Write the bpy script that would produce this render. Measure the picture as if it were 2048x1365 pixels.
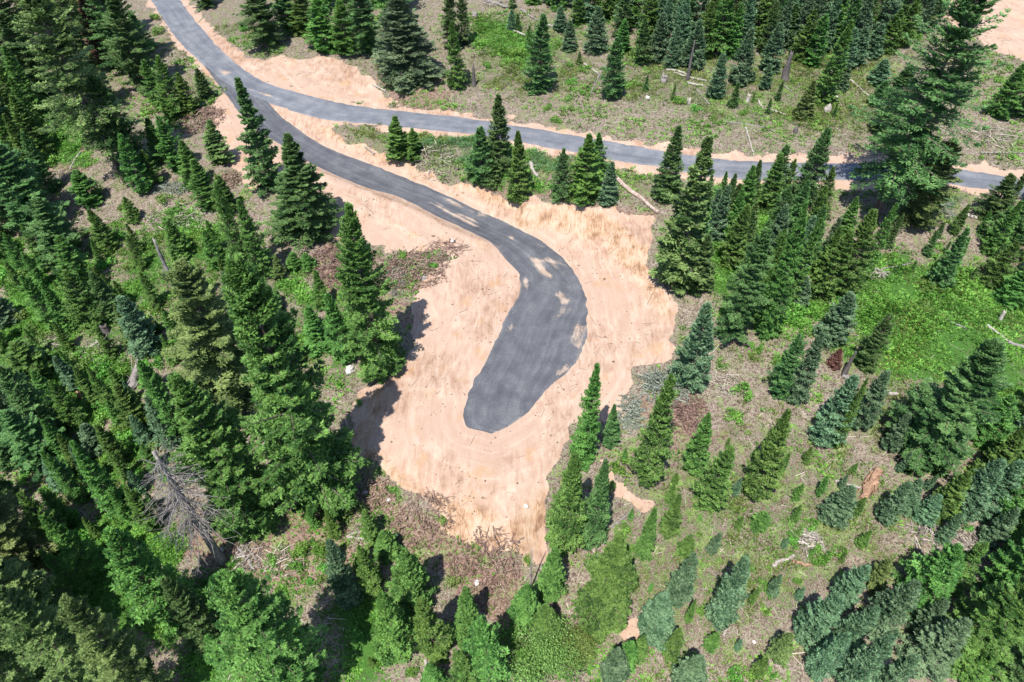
import bpy, math, time
import numpy as np
from mathutils import Vector
T0 = time.time()
R_ = math.radians
for o in list(bpy.data.objects):
    bpy.data.objects.remove(o)
sc = bpy.context.scene
col = sc.collection

# ------------------------------------------------------------------ camera, sky, sun, exposure
CAMZ, PITCH, LENS = 55.0, 45.0, 24.0
cam_d = bpy.data.cameras.new('camera')
cam = bpy.data.objects.new('camera', cam_d)
col.objects.link(cam)
cam.location = (0, 0, CAMZ)
cam.rotation_euler = (R_(PITCH), 0, 0)
cam_d.lens, cam_d.sensor_width = LENS, 36.0
cam_d.clip_start, cam_d.clip_end = 0.5, 3000
sc.camera = cam
SUN_AZ, SUN_EL = 24.0, 63.0            # shadows run 24 degrees right of straight ahead
w = bpy.data.worlds.new('World')
sc.world = w
w.use_nodes = True
wn = w.node_tree
wn.nodes.clear()
sky = wn.nodes.new('ShaderNodeTexSky')
sky.sky_type = 'NISHITA'
sky.sun_disc = False
sky.sun_elevation = R_(SUN_EL)
sky.sun_rotation = R_(180 + SUN_AZ)
sky.altitude = 1500
bg = wn.nodes.new('ShaderNodeBackground')
bg.inputs['Strength'].default_value = 0.15
wo = wn.nodes.new('ShaderNodeOutputWorld')
wn.links.new(sky.outputs[0], bg.inputs[0])
wn.links.new(bg.outputs[0], wo.inputs[0])
sd = bpy.data.lights.new('sun', 'SUN')
sd.energy, sd.angle, sd.color = 4.9, R_(0.5), (1.0, 0.955, 0.89)
sun = bpy.data.objects.new('sun', sd)
col.objects.link(sun)
ce = math.cos(R_(SUN_EL))
sun_dir = Vector((math.sin(R_(SUN_AZ)) * ce, math.cos(R_(SUN_AZ)) * ce, -math.sin(R_(SUN_EL))))
sun.rotation_euler = sun_dir.to_track_quat('-Z', 'Y').to_euler()
sun.location = (-30, -60, 120)
vs = sc.view_settings
vs.view_transform, vs.look = 'Standard', 'None'
vs.exposure, vs.gamma = 0.80, 1.0
vs.use_curve_mapping = False
sc.render.engine = 'CYCLES'
sc.cycles.max_bounces = 3
sc.cycles.diffuse_bounces = 3
sc.cycles.glossy_bounces = 1
sc.cycles.transmission_bounces = 2
sc.cycles.transparent_max_bounces = 4

rng = np.random.default_rng(7)

# ------------------------------------------------------------------ numeric helpers
F = 2048 * LENS / 36.0
cp, sp = math.cos(R_(PITCH)), math.sin(R_(PITCH))
FWD = np.array([0, sp, -cp]); UP = np.array([0, cp, sp])


def raydir(u, v):
    u = np.asarray(u, float); v = np.asarray(v, float)
    a = (u - 1024) / F; b = -(v - 682.5) / F
    return np.stack([a, FWD[1] + b * UP[1], FWD[2] + b * UP[2]], -1)


def project(p):
    p = np.asarray(p, float) - np.array([0, 0, CAMZ])
    d = p @ FWD
    return 1024 + F * p[..., 0] / d, 682.5 - F * (p @ UP) / d, d


def _hash(ix, iy, s):
    h = (ix.astype(np.int64) * 374761393 + iy.astype(np.int64) * 668265263 + s * 1442695041) & 0x7fffffff
    h = (h ^ (h >> 13)) * 1274126177 & 0x7fffffff
    return ((h ^ (h >> 16)) & 0xffff) / 32767.5 - 1.0


def noise(x, y, s=0):
    x = np.asarray(x, float); y = np.asarray(y, float)
    ix = np.floor(x); iy = np.floor(y)
    fx = x - ix; fy = y - iy
    fx = fx * fx * (3 - 2 * fx); fy = fy * fy * (3 - 2 * fy)
    a = _hash(ix, iy, s); b = _hash(ix + 1, iy, s); c = _hash(ix, iy + 1, s); d = _hash(ix + 1, iy + 1, s)
    return (a * (1 - fx) + b * fx) * (1 - fy) + (c * (1 - fx) + d * fx) * fy


def fbm(x, y, s=0, o=4):
    t = 0; a = 1.0
    for k in range(o):
        t = t + a * noise(x * 2 ** k, y * 2 ** k, s + k * 17); a *= 0.5
    return t


def sstep(a, b, x):
    t = np.clip((x - a) / (b - a), 0, 1)
    return t * t * (3 - 2 * t)


def resample(P, n):
    P = np.asarray(P, float)
    d = np.r_[0, np.cumsum(np.linalg.norm(np.diff(P, axis=0), axis=1))]
    t = np.linspace(0, d[-1], n)
    return np.stack([np.interp(t, d, P[:, k]) for k in range(P.shape[1])], -1)


def smooth_line(P, it=2):
    P = np.asarray(P, float)
    for _ in range(it):
        Q = P.copy(); Q[1:-1] = 0.25 * P[:-2] + 0.5 * P[1:-1] + 0.25 * P[2:]; P = Q
    return P


def in_poly(px, py, poly):
    poly = np.asarray(poly); r = np.zeros(px.shape, bool); n = len(poly)
    for i in range(n):
        x1, y1 = poly[i][:2]; x2, y2 = poly[(i + 1) % n][:2]
        if y1 == y2: continue
        r ^= ((y1 > py) != (y2 > py)) & (px < (x2 - x1) * (py - y1) / (y2 - y1) + x1)
    return r


def seg_dist(px, py, line, closed=False):
    line = np.asarray(line)[:, :2]; d = np.full(px.shape, 1e9); n = len(line)
    for i in range(n if closed else n - 1):
        a = line[i]; b = line[(i + 1) % n]; ab = b - a; L = ab @ ab + 1e-12
        t = np.clip(((px - a[0]) * ab[0] + (py - a[1]) * ab[1]) / L, 0, 1)
        d = np.minimum(d, np.hypot(px - a[0] - t * ab[0], py - a[1] - t * ab[1]))
    return d


def sdf(px, py, poly):
    d = seg_dist(px, py, poly, True)
    return np.where(in_poly(px, py, poly), -d, d)


# ------------------------------------------------------------------ base hill and the graded benches
def base_h(x, y):
    x = np.asarray(x, float); y = np.asarray(y, float)
    z = 0.17 * (y - 50) + 0.05 * (x - 5)
    z = z + 1.0 * noise(x / 34 + 3.1, y / 34 + 1.7, 3) + 0.35 * noise(x / 10, y / 10, 5)
    z = z - 0.16 * np.maximum(0, 33 - y) - 0.0010 * np.maximum(0, y - 75) ** 2 * (y < 160) - (y >= 160) * (7.2 + 0.17 * (y - 160))
    return z


def pad_plane(x, y):
    return 0.05 * (np.asarray(y) - 50) + 0.01 * np.asarray(x)


def cast(uv, hf, n=700, tmax=330):
    uv = np.asarray(uv, float)
    D = raydir(uv[:, 0], uv[:, 1]); t = np.linspace(14, tmax, n)
    P = D[:, None, :] * t[None, :, None]
    P[..., 2] += CAMZ
    below = P[..., 2] < hf(P[..., 0], P[..., 1])
    k = np.clip(np.argmax(below, 1), 1, n - 1)
    k = np.where(below.any(1), k, n - 1)
    lo, hi = t[k - 1], t[k]
    for _ in range(16):
        m = 0.5 * (lo + hi)
        Q = D * m[:, None]; Q[:, 2] += CAMZ
        b = Q[:, 2] < hf(Q[:, 0], Q[:, 1])
        hi = np.where(b, m, hi); lo = np.where(b, lo, m)
    Q = D * hi[:, None]; Q[:, 2] += CAMZ
    return Q


# road edges as seen, far road first
UF = [(345, -40), (359, 0), (379, 27), (407, 61), (441, 99), (478, 133), (513, 157), (547, 171), (615, 191), (680, 207), (762, 219), (851, 227),
      (940, 237), (1022, 251), (1090, 261), (1158, 273), (1227, 285), (1329, 304), (1450, 320), (1553, 326), (1656, 327), (1775, 327), (1895, 334),
      (1980, 349), (2048, 361), (2120, 378)]
UN = [(278, -40), (302, 0), (328, 44), (355, 82), (386, 113), (415, 137), (448, 168), (500, 192), (560, 214), (625, 236), (680, 244), (748, 249), (817, 256), (899, 265),
      (953, 268), (1022, 283), (1090, 294), (1158, 306), (1213, 320), (1323, 335), (1399, 354), (1502, 361), (1628, 361), (1707, 361), (1792, 364),
      (1895, 368), (1980, 380), (2048, 393), (2120, 411)]
SL = [(405, 128), (434, 167), (455, 195), (478, 226), (502, 253), (560, 290), (629, 331), (680, 355), (741, 379), (796, 393), (837, 413), (871, 432), (912, 450), (981, 484),
      (1001, 506), (1022, 529), (1037, 546), (1042, 563), (1039, 587), (1025, 611), (1008, 641), (994, 676), (977, 710), (960, 741), (943, 775), (930, 806),
      (925, 826), (928, 847), (936, 857), (964, 862), (983, 868)]
SR = [(500, 160), (522, 190), (540, 208), (560, 232), (601, 263), (649, 294), (690, 310), (765, 338), (844, 369), (919, 403), (953, 420), (987, 434), (1042, 460), (1083, 481), (1114, 505),
      (1138, 529), (1158, 559), (1172, 594), (1174, 614), (1175, 641), (1176, 668), (1168, 696), (1154, 722), (1135, 745), (1107, 768), (1087, 788), (1070, 812), (1042, 836),
      (1008, 857), (983, 868)]
PADF = [(1030, 462), (1110, 470), (1200, 500), (1285, 575), (1320, 660), (1270, 750), (1160, 810), (1110, 930), (1010, 1000), (860, 955), (760, 870), (800, 740), (860, 640), (925, 560), (985, 505)]

pad_w = raydir(*np.array(PADF, float).T)
PW = []
for d in pad_w:
    p = d * 60
    for _ in range(20):
        z = pad_plane(p[0], p[1]); p = d * ((z - CAMZ) / d[2])
    PW.append(p)
PW = np.array(PW)

uc = 0.5 * (resample(UF, 90) + resample(UN, 90))
ucw = smooth_line(cast(uc, base_h), 14)
for _ in range(4):                                      # road level follows the hill, smoothed along its length
    z = ucw[:, 2]
    D = raydir(uc[:, 0], uc[:, 1]); ucw = D * ((z - CAMZ) / D[:, 2])[:, None]; ucw[:, 2] += CAMZ
    zz = base_h(ucw[:, 0], ucw[:, 1])
    for _k in range(60): zz[1:-1] = 0.25 * zz[:-2] + 0.5 * zz[1:-1] + 0.25 * zz[2:]
    ucw[:, 2] = zz
scl = 0.5 * (resample(SL[:13], 60) + resample(SR[:13], 60))
j = np.argmin(np.hypot(uc[:, 0] - scl[0, 0], uc[:, 1] - scl[0, 1]))
zj = ucw[j, 2]
D = raydir(scl[:, 0], scl[:, 1])
zs = np.linspace(zj, 1.0, 60)
for _ in range(8):
    P = D * ((zs - CAMZ) / D[:, 2])[:, None]; P[:, 2] += CAMZ
    s = np.r_[0, np.cumsum(np.linalg.norm(np.diff(P[:, :2], axis=0), axis=1))]; s /= s[-1]
    zs = zj + (float(pad_plane(P[-1, 0], P[-1, 1])) - zj) * (0.75 * s + 0.25 * sstep(0, 1, s))
scw = P.copy(); scw[:, 2] = zs
ucs = resample(ucw, 230); scs = resample(scw, 170)
uhw = 2.7; shw = 3.1


def near(x, y, line):
    d = np.full(x.shape, 1e9); z = np.zeros(x.shape)
    for p in line:
        q = np.hypot(x - p[0], y - p[1]); m = q < d
        d = np.where(m, q, d); z = np.where(m, p[2], z)
    return d, z


def graded(x, y):
    x = np.asarray(x, float); y = np.asarray(y, float)
    z = base_h(x, y)
    rough = 0.22 * fbm(x / 2.3, y / 2.3, 21, 3)
    du, zu = near(x, y, ucs); ds, zs_ = near(x, y, scs)
    dp = np.maximum(sdf(x, y, PW), 0)
    e = 0.40 * noise(x / 1.7, y / 1.7, 9) + 0.45 * (np.abs(noise(x / 0.8, y / 2.6, 12)) - 0.3)
    for d, zr, hw in ((du, zu, uhw), (ds, zs_, shw), (dp, pad_plane(x, y), 0.0)):
        q = np.maximum(d - hw, 0)
        q2 = np.maximum(q + e * sstep(0.3, 1.5, q), 0)
        z = np.clip(z, zr - 0.62 * q, zr + 1.05 * q2)
    flat = np.minimum(np.minimum(du - uhw, ds - shw), dp)
    z = z + rough * sstep(0.2, 3.5, flat) + 0.03 * fbm(x / 0.8, y / 0.8, 33, 2) * sstep(0.0, 1.0, flat)
    z = z + 0.05 * noise(x / 3, y / 3, 44) * (dp <= 0)
    return z


def axis(a, b, st, lo, hi, g=1.25):
    m = list(np.arange(a, b + 1e-6, st)); s = st; v = b
    while v < hi: s = min(s * g, 25); v += s; m.append(v)
    s = st; v = a; pre = []
    while v > lo: s = min(s * g, 25); v -= s; pre.append(v)
    return np.array(pre[::-1] + m)


GX = axis(-88, 84, 0.36, -420, 420); GY = axis(9, 122, 0.36, -160, 420)
XX, YY = np.meshgrid(GX, GY)
ZZ = graded(XX, YY)
_du, _ = near(XX, YY, ucs); _ds, _ = near(XX, YY, scs)
_m = np.maximum(1 - sstep(uhw, uhw + 1.2, _du), np.maximum(1 - sstep(shw, shw + 1.2, _ds), 1 - sstep(0, 1.5, sdf(XX, YY, PW))))[1:-1, 1:-1]
for _ in range(40):                                     # the grader leaves no steps where benches meet
    lap = 0.25 * (ZZ[:-2, 1:-1] + ZZ[2:, 1:-1] + ZZ[1:-1, :-2] + ZZ[1:-1, 2:])
    ZZ[1:-1, 1:-1] += _m * 0.9 * (lap - ZZ[1:-1, 1:-1])


def hgt(x, y):
    x = np.asarray(x, float); y = np.asarray(y, float)
    i = np.clip(np.searchsorted(GX, x) - 1, 0, len(GX) - 2); k = np.clip(np.searchsorted(GY, y) - 1, 0, len(GY) - 2)
    fx = np.clip((x - GX[i]) / (GX[i + 1] - GX[i]), 0, 1); fy = np.clip((y - GY[k]) / (GY[k + 1] - GY[k]), 0, 1)
    return (ZZ[k, i] * (1 - fx) + ZZ[k, i + 1] * fx) * (1 - fy) + (ZZ[k + 1, i] * (1 - fx) + ZZ[k + 1, i + 1] * fx) * fy


def ground(uv):
    return cast(np.atleast_2d(np.asarray(uv, float)), hgt)


print('terrain', round(time.time() - T0, 1))


# ------------------------------------------------------------------ mesh helpers
def mesh(name, V, Fc, mats=(), smooth=False, attrs=None):
    """V (n,3); Fc (m,3) or (m,4) array"""
    V = np.asarray(V, np.float32); Fc = np.asarray(Fc, np.int32)
    me = bpy.data.meshes.new(name)
    k = Fc.shape[1]; m = len(Fc)
    me.vertices.add(len(V)); me.vertices.foreach_set('co', V.ravel())
    me.loops.add(m * k); me.loops.foreach_set('vertex_index', Fc.ravel())
    me.polygons.add(m)
    me.polygons.foreach_set('loop_start', np.arange(0, m * k, k, dtype=np.int32))
    me.polygons.foreach_set('loop_total', np.full(m, k, np.int32))
    me.polygons.foreach_set('use_smooth', np.full(m, bool(smooth)))
    me.update(calc_edges=True)
    for nm, val in (attrs or {}).items():
        val = np.asarray(val, np.float32)
        a = me.attributes.new(nm, 'FLOAT', 'POINT'); a.data.foreach_set('value', val)
    for mt in mats: me.materials.append(mt)
    return me


def link(name, me, parent=None, **props):
    o = bpy.data.objects.new(name, me)
    col.objects.link(o)
    if parent: o.parent = parent
    for k_, v_ in props.items(): o[k_] = v_
    return o


def prisms(p0, p1, r0, r1, n=3):
    """many straight tapered sticks at once"""
    p0 = np.asarray(p0, float); p1 = np.asarray(p1, float)
    N = len(p0); r0 = np.broadcast_to(r0, N); r1 = np.broadcast_to(r1, N)
    d = p1 - p0; d = d / (np.linalg.norm(d, axis=1, keepdims=True) + 1e-9)
    ref = np.where(np.abs(d[:, 2:3]) < 0.9, np.array([[0, 0, 1.0]]), np.array([[1.0, 0, 0]]))
    a = np.cross(d, ref); a /= np.linalg.norm(a, axis=1, keepdims=True); b = np.cross(d, a)
    th = np.arange(n) * 2 * math.pi / n
    ring = a[:, None, :] * np.cos(th)[None, :, None] + b[:, None, :] * np.sin(th)[None, :, None]
    V = np.concatenate([p0[:, None] + ring * r0[:, None, None], p1[:, None] + ring * r1[:, None, None]], 1)
    f = np.array([[i, (i + 1) % n, n + (i + 1) % n, n + i] for i in range(n)])
    Fc = (np.arange(N) * 2 * n)[:, None, None] + f[None]
    return V.reshape(-1, 3), Fc.reshape(-1, 4)


def tube(P, r, n=8, cap=True, jit=0.0, g=rng):
    P = np.asarray(P, float); m = len(P); r = np.broadcast_to(r, m)
    t = np.gradient(P, axis=0); t /= np.linalg.norm(t, axis=1, keepdims=True) + 1e-9
    ref = np.array([0, 0, 1.0]) if abs(t[0, 2]) < 0.8 else np.array([1.0, 0, 0])
    a = np.cross(t, ref); a /= np.linalg.norm(a, axis=1, keepdims=True); b = np.cross(t, a)
    th = np.arange(n) * 2 * math.pi / n
    rr = r[:, None] * (1 + jit * g.uniform(-1, 1, (m, n)))
    V = P[:, None] + rr[..., None] * (a[:, None] * np.cos(th)[None, :, None] + b[:, None] * np.sin(th)[None, :, None])
    V = V.reshape(-1, 3)
    Fc = [[i * n + k, i * n + (k + 1) % n, (i + 1) * n + (k + 1) % n, (i + 1) * n + k] for i in range(m - 1) for k in range(n)]
    if cap:
        c0 = len(V); V = np.vstack([V, P[0], P[-1]])
        Fc += [[(k + 1) % n, k, c0, c0] for k in range(n)] + [[(m - 1) * n + k, (m - 1) * n + (k + 1) % n, c0 + 1, c0 + 1] for k in range(n)]
    return V, Fc


def qmesh(name, V, Fc, mats, smooth=False):
    """python-list faces, degenerate quads become triangles"""
    me = bpy.data.meshes.new(name)
    me.from_pydata([tuple(v) for v in V], [], [tuple(f[:3]) if len(f) == 4 and f[2] == f[3] else tuple(f) for f in Fc])
    me.update()
    if smooth: me.polygons.foreach_set('use_smooth', [True] * len(me.polygons))
    for m in mats: me.materials.append(m)
    return me


# ------------------------------------------------------------------ materials
class NT:
    def __init__(s, name):
        s.m = bpy.data.materials.new(name); s.m.use_nodes = True
        s.t = s.m.node_tree; s.t.nodes.clear()
        s.out = s.t.nodes.new('ShaderNodeOutputMaterial')

    def n(s, ty, **k):
        q = s.t.nodes.new(ty)
        for a, b in k.items():
            if a.startswith('i_'):
                key = a[2:].replace('_', ' '); q.inputs[key].default_value = b
            else: setattr(q, a, b)
        return q

    def l(s, a, b): s.t.links.new(a, b)

    def noise(s, scale, detail=4, rough=0.55, vec=None, dist=0.0):
        q = s.n('ShaderNodeTexNoise'); q.inputs['Scale'].default_value = scale; q.inputs['Detail'].default_value = detail
        q.inputs['Roughness'].default_value = rough; q.inputs['Distortion'].default_value = dist
        if vec is not None: s.l(vec, q.inputs['Vector'])
        return q.outputs['Fac']

    def ramp(s, fac, stops):
        q = s.n('ShaderNodeValToRGB'); e = q.color_ramp.elements
        while len(e) > 1: e.remove(e[0])
        e[0].position, e[0].color = stops[0][0], (*stops[0][1], 1)
        for p, c in stops[1:]:
            k = e.new(p); k.color = (*c, 1)
        s.l(fac, q.inputs[0]); return q.outputs[0]

    def math(s, op, a, b=None, c=None, clamp=False):
        q = s.n('ShaderNodeMath', operation=op); q.use_clamp = clamp
        for i, x in enumerate((a, b, c)):
            if x is None: continue
            if isinstance(x, (int, float)): q.inputs[i].default_value = x
            else: s.l(x, q.inputs[i])
        return q.outputs[0]

    def mix(s, fac, a, b, mode='MIX'):
        q = s.n('ShaderNodeMix', data_type='RGBA', blend_type=mode)
        for i, x in ((0, fac), (6, a), (7, b)):
            if isinstance(x, (int, float)): q.inputs[i].default_value = x
            elif isinstance(x, tuple): q.inputs[i].default_value = (*x, 1)
            else: s.l(x, q.inputs[i])
        return q.outputs[2]

    def attr(s, nm):
        return s.n('ShaderNodeAttribute', attribute_name=nm).outputs['Fac']

    def pos(s):
        return s.n('ShaderNodeNewGeometry').outputs['Position']

    def step(s, x, a, b):
        q = s.n('ShaderNodeMapRange'); q.interpolation_type = 'SMOOTHSTEP'
        s.l(x, q.inputs[0]); q.inputs[1].default_value = a; q.inputs[2].default_value = b
        return q.outputs[0]

    def bsdf(s, color, rough=0.8, spec=0.2, bump=None, bstr=0.4, bdist=0.05):
        p = s.n('ShaderNodeBsdfPrincipled')
        if isinstance(color, tuple): p.inputs['Base Color'].default_value = (*color, 1)
        else: s.l(color, p.inputs['Base Color'])
        p.inputs['Roughness'].default_value = rough
        p.inputs['Specular IOR Level'].default_value = spec
        if bump is not None:
            b = s.n('ShaderNodeBump'); b.inputs['Strength'].default_value = bstr; b.inputs['Distance'].default_value = bdist
            s.l(bump, b.inputs['Height']); s.l(b.outputs[0], p.inputs['Normal'])
        s.l(p.outputs[0], s.out.inputs[0]); return p


def foliage_mat(name, dark, light, trans=0.32, hue=0.02):
    t = NT(name)
    f = t.attr('tint')
    c = t.mix(f, dark, light)
    oi = t.n('ShaderNodeObjectInfo')
    hs = t.n('ShaderNodeHueSaturation')
    t.l(t.math('MULTIPLY_ADD', oi.outputs['Random'], 2 * hue, 0.5 - hue), hs.inputs['Hue'])
    t.l(t.math('MULTIPLY_ADD', oi.outputs['Random'], 0.34, 0.88), hs.inputs['Value'])
    t.l(c, hs.inputs['Color'])
    p = t.bsdf(hs.outputs[0], 0.55, 0.22)
    tr = t.n('ShaderNodeBsdfTranslucent'); t.l(hs.outputs[0], tr.inputs[0])
    ms = t.n('ShaderNodeMixShader'); ms.inputs[0].default_value = trans
    t.l(p.outputs[0], ms.inputs[1]); t.l(tr.outputs[0], ms.inputs[2]); t.l(ms.outputs[0], t.out.inputs[0])
    return t.m


def wood_mat(name, a, b, scale=6.0):
    t = NT(name)
    tc = t.n('ShaderNodeTexCoord')
    mp = t.n('ShaderNodeMapping'); mp.inputs['Scale'].default_value = (1, 1, 0.25); t.l(tc.outputs['Object'], mp.inputs[0])
    n1 = t.noise(scale, 5, 0.65, mp.outputs[0], 0.6)
    c = t.ramp(n1, [(0.28, a), (0.7, b)])
    t.bsdf(c, 0.85, 0.15, n1, 0.7, 0.06)
    return t.m


def ground_mat(name):
    t = NT(name)
    P = t.pos()
    sand = t.attr('sand'); green = t.attr('green'); lush = t.attr('lush'); red = t.attr('red')
    big = t.noise(0.09, 2, 0.5, P); mid = t.noise(0.6, 3, 0.6, P); fine = t.noise(3.5, 3, 0.7, P); vf = t.noise(14, 2, 0.7, P)
    # forest soil with litter
    soil = t.ramp(t.math('MULTIPLY_ADD', fine, 0.6, t.math('MULTIPLY', vf, 0.4)), [(0.37, (0.055, 0.042, 0.033)), (0.5, (0.165, 0.125, 0.097)), (0.60, (0.37, 0.32, 0.265))])
    rsoil = t.ramp(fine, [(0.36, (0.08, 0.048, 0.038)), (0.62, (0.29, 0.20, 0.16))])
    soil = t.mix(t.step(t.math('ADD', red, t.math('MULTIPLY_ADD', mid, 0.8, -0.4)), 0.35, 0.65), soil, rsoil)
    grass = t.ramp(t.math('MULTIPLY_ADD', vf, 0.5, t.math('MULTIPLY', mid, 0.5)), [(0.40, (0.022, 0.046, 0.014)), (0.5, (0.068, 0.118, 0.034)), (0.60, (0.19, 0.235, 0.09))])
    lushc = t.ramp(vf, [(0.3, (0.02, 0.06, 0.012)), (0.7, (0.07, 0.16, 0.03))])
    gm = t.step(t.math('ADD', t.math('MULTIPLY_ADD', green, 0.21, 0.31), t.math('MULTIPLY_ADD', fine, 2.2, t.math('MULTIPLY_ADD', mid, 1.2, -1.7))), 0.30, 0.75)
    c = t.mix(gm, soil, grass)
    lm = t.step(t.math('ADD', t.math('MULTIPLY', lush, 0.85), t.math('MULTIPLY_ADD', fine, 2.0, -1.0)), 0.35, 0.7)
    c = t.mix(lm, c, lushc)
    # graded sandy subsoil
    sm = t.n('ShaderNodeMapping'); sm.inputs['Rotation'].default_value = (0, 0, 0.5); sm.inputs['Scale'].default_value = (1.6, 0.35, 1); t.l(P, sm.inputs[0])
    drag = t.noise(1.2, 3, 0.6, sm.outputs[0], 0.8)
    sc_ = t.math('ADD', t.math('MULTIPLY', big, 0.35), t.math('ADD', t.math('MULTIPLY', mid, 0.3), t.math('MULTIPLY', drag, 0.35)))
    sandc = t.ramp(sc_, [(0.38, (0.25, 0.158, 0.11)), (0.46, (0.335, 0.228, 0.168)), (0.53, (0.378, 0.280, 0.214)), (0.60, (0.43, 0.336, 0.258))])
    pink = t.mix(t.step(big, 0.45, 0.6), sandc, (0.348, 0.240, 0.182))
    sandc = t.mix(0.75, sandc, pink)
    orange = t.step(t.noise(0.35, 2, 0.6, P), 0.58, 0.72)
    sandc = t.mix(t.math('MULTIPLY', orange, 0.55), sandc, (0.35, 0.215, 0.115))
    # grader and tyre tracks run parallel to the gravel edge
    dg = t.attr('dg'); tk = t.n('ShaderNodeCombineXYZ'); t.l(t.math('MULTIPLY', dg, 1.6), tk.inputs[0]); t.l(t.math('MULTIPLY_ADD', big, 5.0, t.math('MULTIPLY', mid, 0.8)), tk.inputs[1])
    track = t.noise(1.0, 2, 0.6, tk.outputs[0])
    sandc = t.mix(t.math('MULTIPLY', t.step(track, 0.52, 0.70), 0.26), sandc, (0.46, 0.375, 0.305))
    sandc = t.mix(t.math('MULTIPLY', t.step(track, 0.44, 0.30), 0.20), sandc, (0.30, 0.195, 0.135))
    # raw orange subsoil where the cut or fill is steep
    nz = t.n('ShaderNodeSeparateXYZ'); t.l(t.n('ShaderNodeNewGeometry').outputs['True Normal'], nz.inputs[0])
    bm_ = t.n('ShaderNodeMapping'); bm_.inputs['Scale'].default_value = (2.2, 0.5, 0.5); t.l(P, bm_.inputs[0])
    rill = t.math('MULTIPLY_ADD', t.noise(1.0, 3, 0.7, bm_.outputs[0], 2.0), 0.5, t.math('MULTIPLY', mid, 0.5))
    raw = t.ramp(rill, [(0.38, (0.17, 0.095, 0.055)), (0.47, (0.33, 0.208, 0.125)), (0.58, (0.42, 0.31, 0.225))])
    sandc = t.mix(t.math('MULTIPLY', t.step(nz.outputs[2], 0.95, 0.82), 0.85), sandc, raw)
    speck = t.step(vf, 0.28, 0.38)
    sandc = t.mix(t.math('MULTIPLY', t.math('SUBTRACT', 1.0, speck), 0.6), sandc, (0.20, 0.13, 0.09))
    sfac = t.step(t.math('ADD', sand, t.math('ADD', t.math('MULTIPLY_ADD', mid, 0.5, -0.25), t.math('MULTIPLY_ADD', fine, 0.5, -0.25))), 0.42, 0.58)
    c = t.mix(sfac, c, sandc)
    hn = t.noise(5.0, 2, 0.7, P); h = t.math('MULTIPLY', hn, t.math('MULTIPLY_ADD', t.step(sand, 0.4, 0.6), -0.6, 1.0))
    t.bsdf(c, 0.95, 0.08, h, 0.8, 0.16)
    return t.m


def gravel_mat(name):
    t = NT(name)
    P = t.pos()
    uvn = t.n('ShaderNodeAttribute', attribute_name='across').outputs['Fac']
    al = t.n('ShaderNodeAttribute', attribute_name='along').outputs['Fac']
    cb = t.n('ShaderNodeCombineXYZ'); t.l(t.math('MULTIPLY', uvn, 5.0), cb.inputs[0]); t.l(t.math('MULTIPLY', al, 0.06), cb.inputs[1])
    streak = t.noise(1.0, 3, 0.6, cb.outputs[0], 0.3)
    mid = t.noise(0.5, 2, 0.55, P); vf = t.noise(9, 2, 0.75, P); vv = t.noise(17, 3, 0.8, P, 0.7)
    k = t.math('ADD', t.math('MULTIPLY', streak, 0.20), t.math('ADD', t.math('MULTIPLY', mid, 0.2), t.math('ADD', t.math('MULTIPLY', vf, 0.23), t.math('MULTIPLY', vv, 0.37))))
    fresh = t.ramp(k, [(0.38, (0.040, 0.042, 0.048)), (0.5, (0.080, 0.083, 0.092)), (0.60, (0.145, 0.148, 0.155))])
    worn = t.ramp(k, [(0.38, (0.070, 0.076, 0.088)), (0.5, (0.128, 0.136, 0.157)), (0.60, (0.22, 0.222, 0.228))])
    c = t.mix(t.attr('worn'), fresh, worn)
    dust = t.attr('dust')
    dm = t.step(t.math('ADD', dust, t.math('ADD', t.math('MULTIPLY_ADD', streak, 1.6, -0.8), t.math('MULTIPLY_ADD', vf, 1.2, -0.6))), 0.38, 0.95)
    c = t.mix(t.math('MULTIPLY', dm, 0.9), c, t.ramp(mid, [(0.35, (0.33, 0.245, 0.185)), (0.6, (0.41, 0.32, 0.25))]))
    t.bsdf(c, 0.9, 0.15, t.noise(12, 2, 0.8, P), 0.7, 0.05)
    return t.m


M = {}
M['fir_mid'] = foliage_mat('fir_needles_mid_green', (0.028, 0.084, 0.018), (0.180, 0.335, 0.078))
M['fir_bright'] = foliage_mat('fir_needles_bright_green', (0.034, 0.098, 0.020), (0.185, 0.345, 0.075))
M['fir_dark'] = foliage_mat('fir_needles_dark_green', (0.024, 0.068, 0.020), (0.155, 0.275, 0.088))
M['fir_olive'] = foliage_mat('fir_needles_olive', (0.036, 0.074, 0.020), (0.235, 0.325, 0.105))
M['fir_grey'] = foliage_mat('fir_needles_grey_green', (0.045, 0.088, 0.042), (0.21, 0.31, 0.16))
M['spruce'] = foliage_mat('spruce_needles_blue_green', (0.036, 0.088, 0.042), (0.20, 0.325, 0.172))
M['leaf'] = foliage_mat('shrub_leaves_bright', (0.044, 0.130, 0.018), (0.23, 0.47, 0.085), 0.35)
M['leaf_olive'] = foliage_mat('shrub_leaves_pale_olive', (0.075, 0.14, 0.025), (0.28, 0.41, 0.12), 0.35)
M['grass'] = foliage_mat('grass_blades', (0.06, 0.095, 0.02), (0.21, 0.26, 0.07), 0.3)
M['bluegrass'] = foliage_mat('lush_grass_blades', (0.075, 0.16, 0.06), (0.24, 0.38, 0.17), 0.35)
M['dead_red'] = foliage_mat('dead_needles_red_brown', (0.06, 0.030, 0.022), (0.21, 0.115, 0.085), 0.1)
M['slash_grey'] = foliage_mat('cut_boughs_grey_green', (0.08, 0.10, 0.075), (0.28, 0.31, 0.25), 0.1)
M['slash_brown'] = foliage_mat('cut_boughs_brown', (0.085, 0.055, 0.042), (0.30, 0.205, 0.16), 0.1)
M['twig'] = foliage_mat('litter_twigs', (0.10, 0.08, 0.062), (0.44, 0.39, 0.33), 0.0, 0.0)
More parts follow.
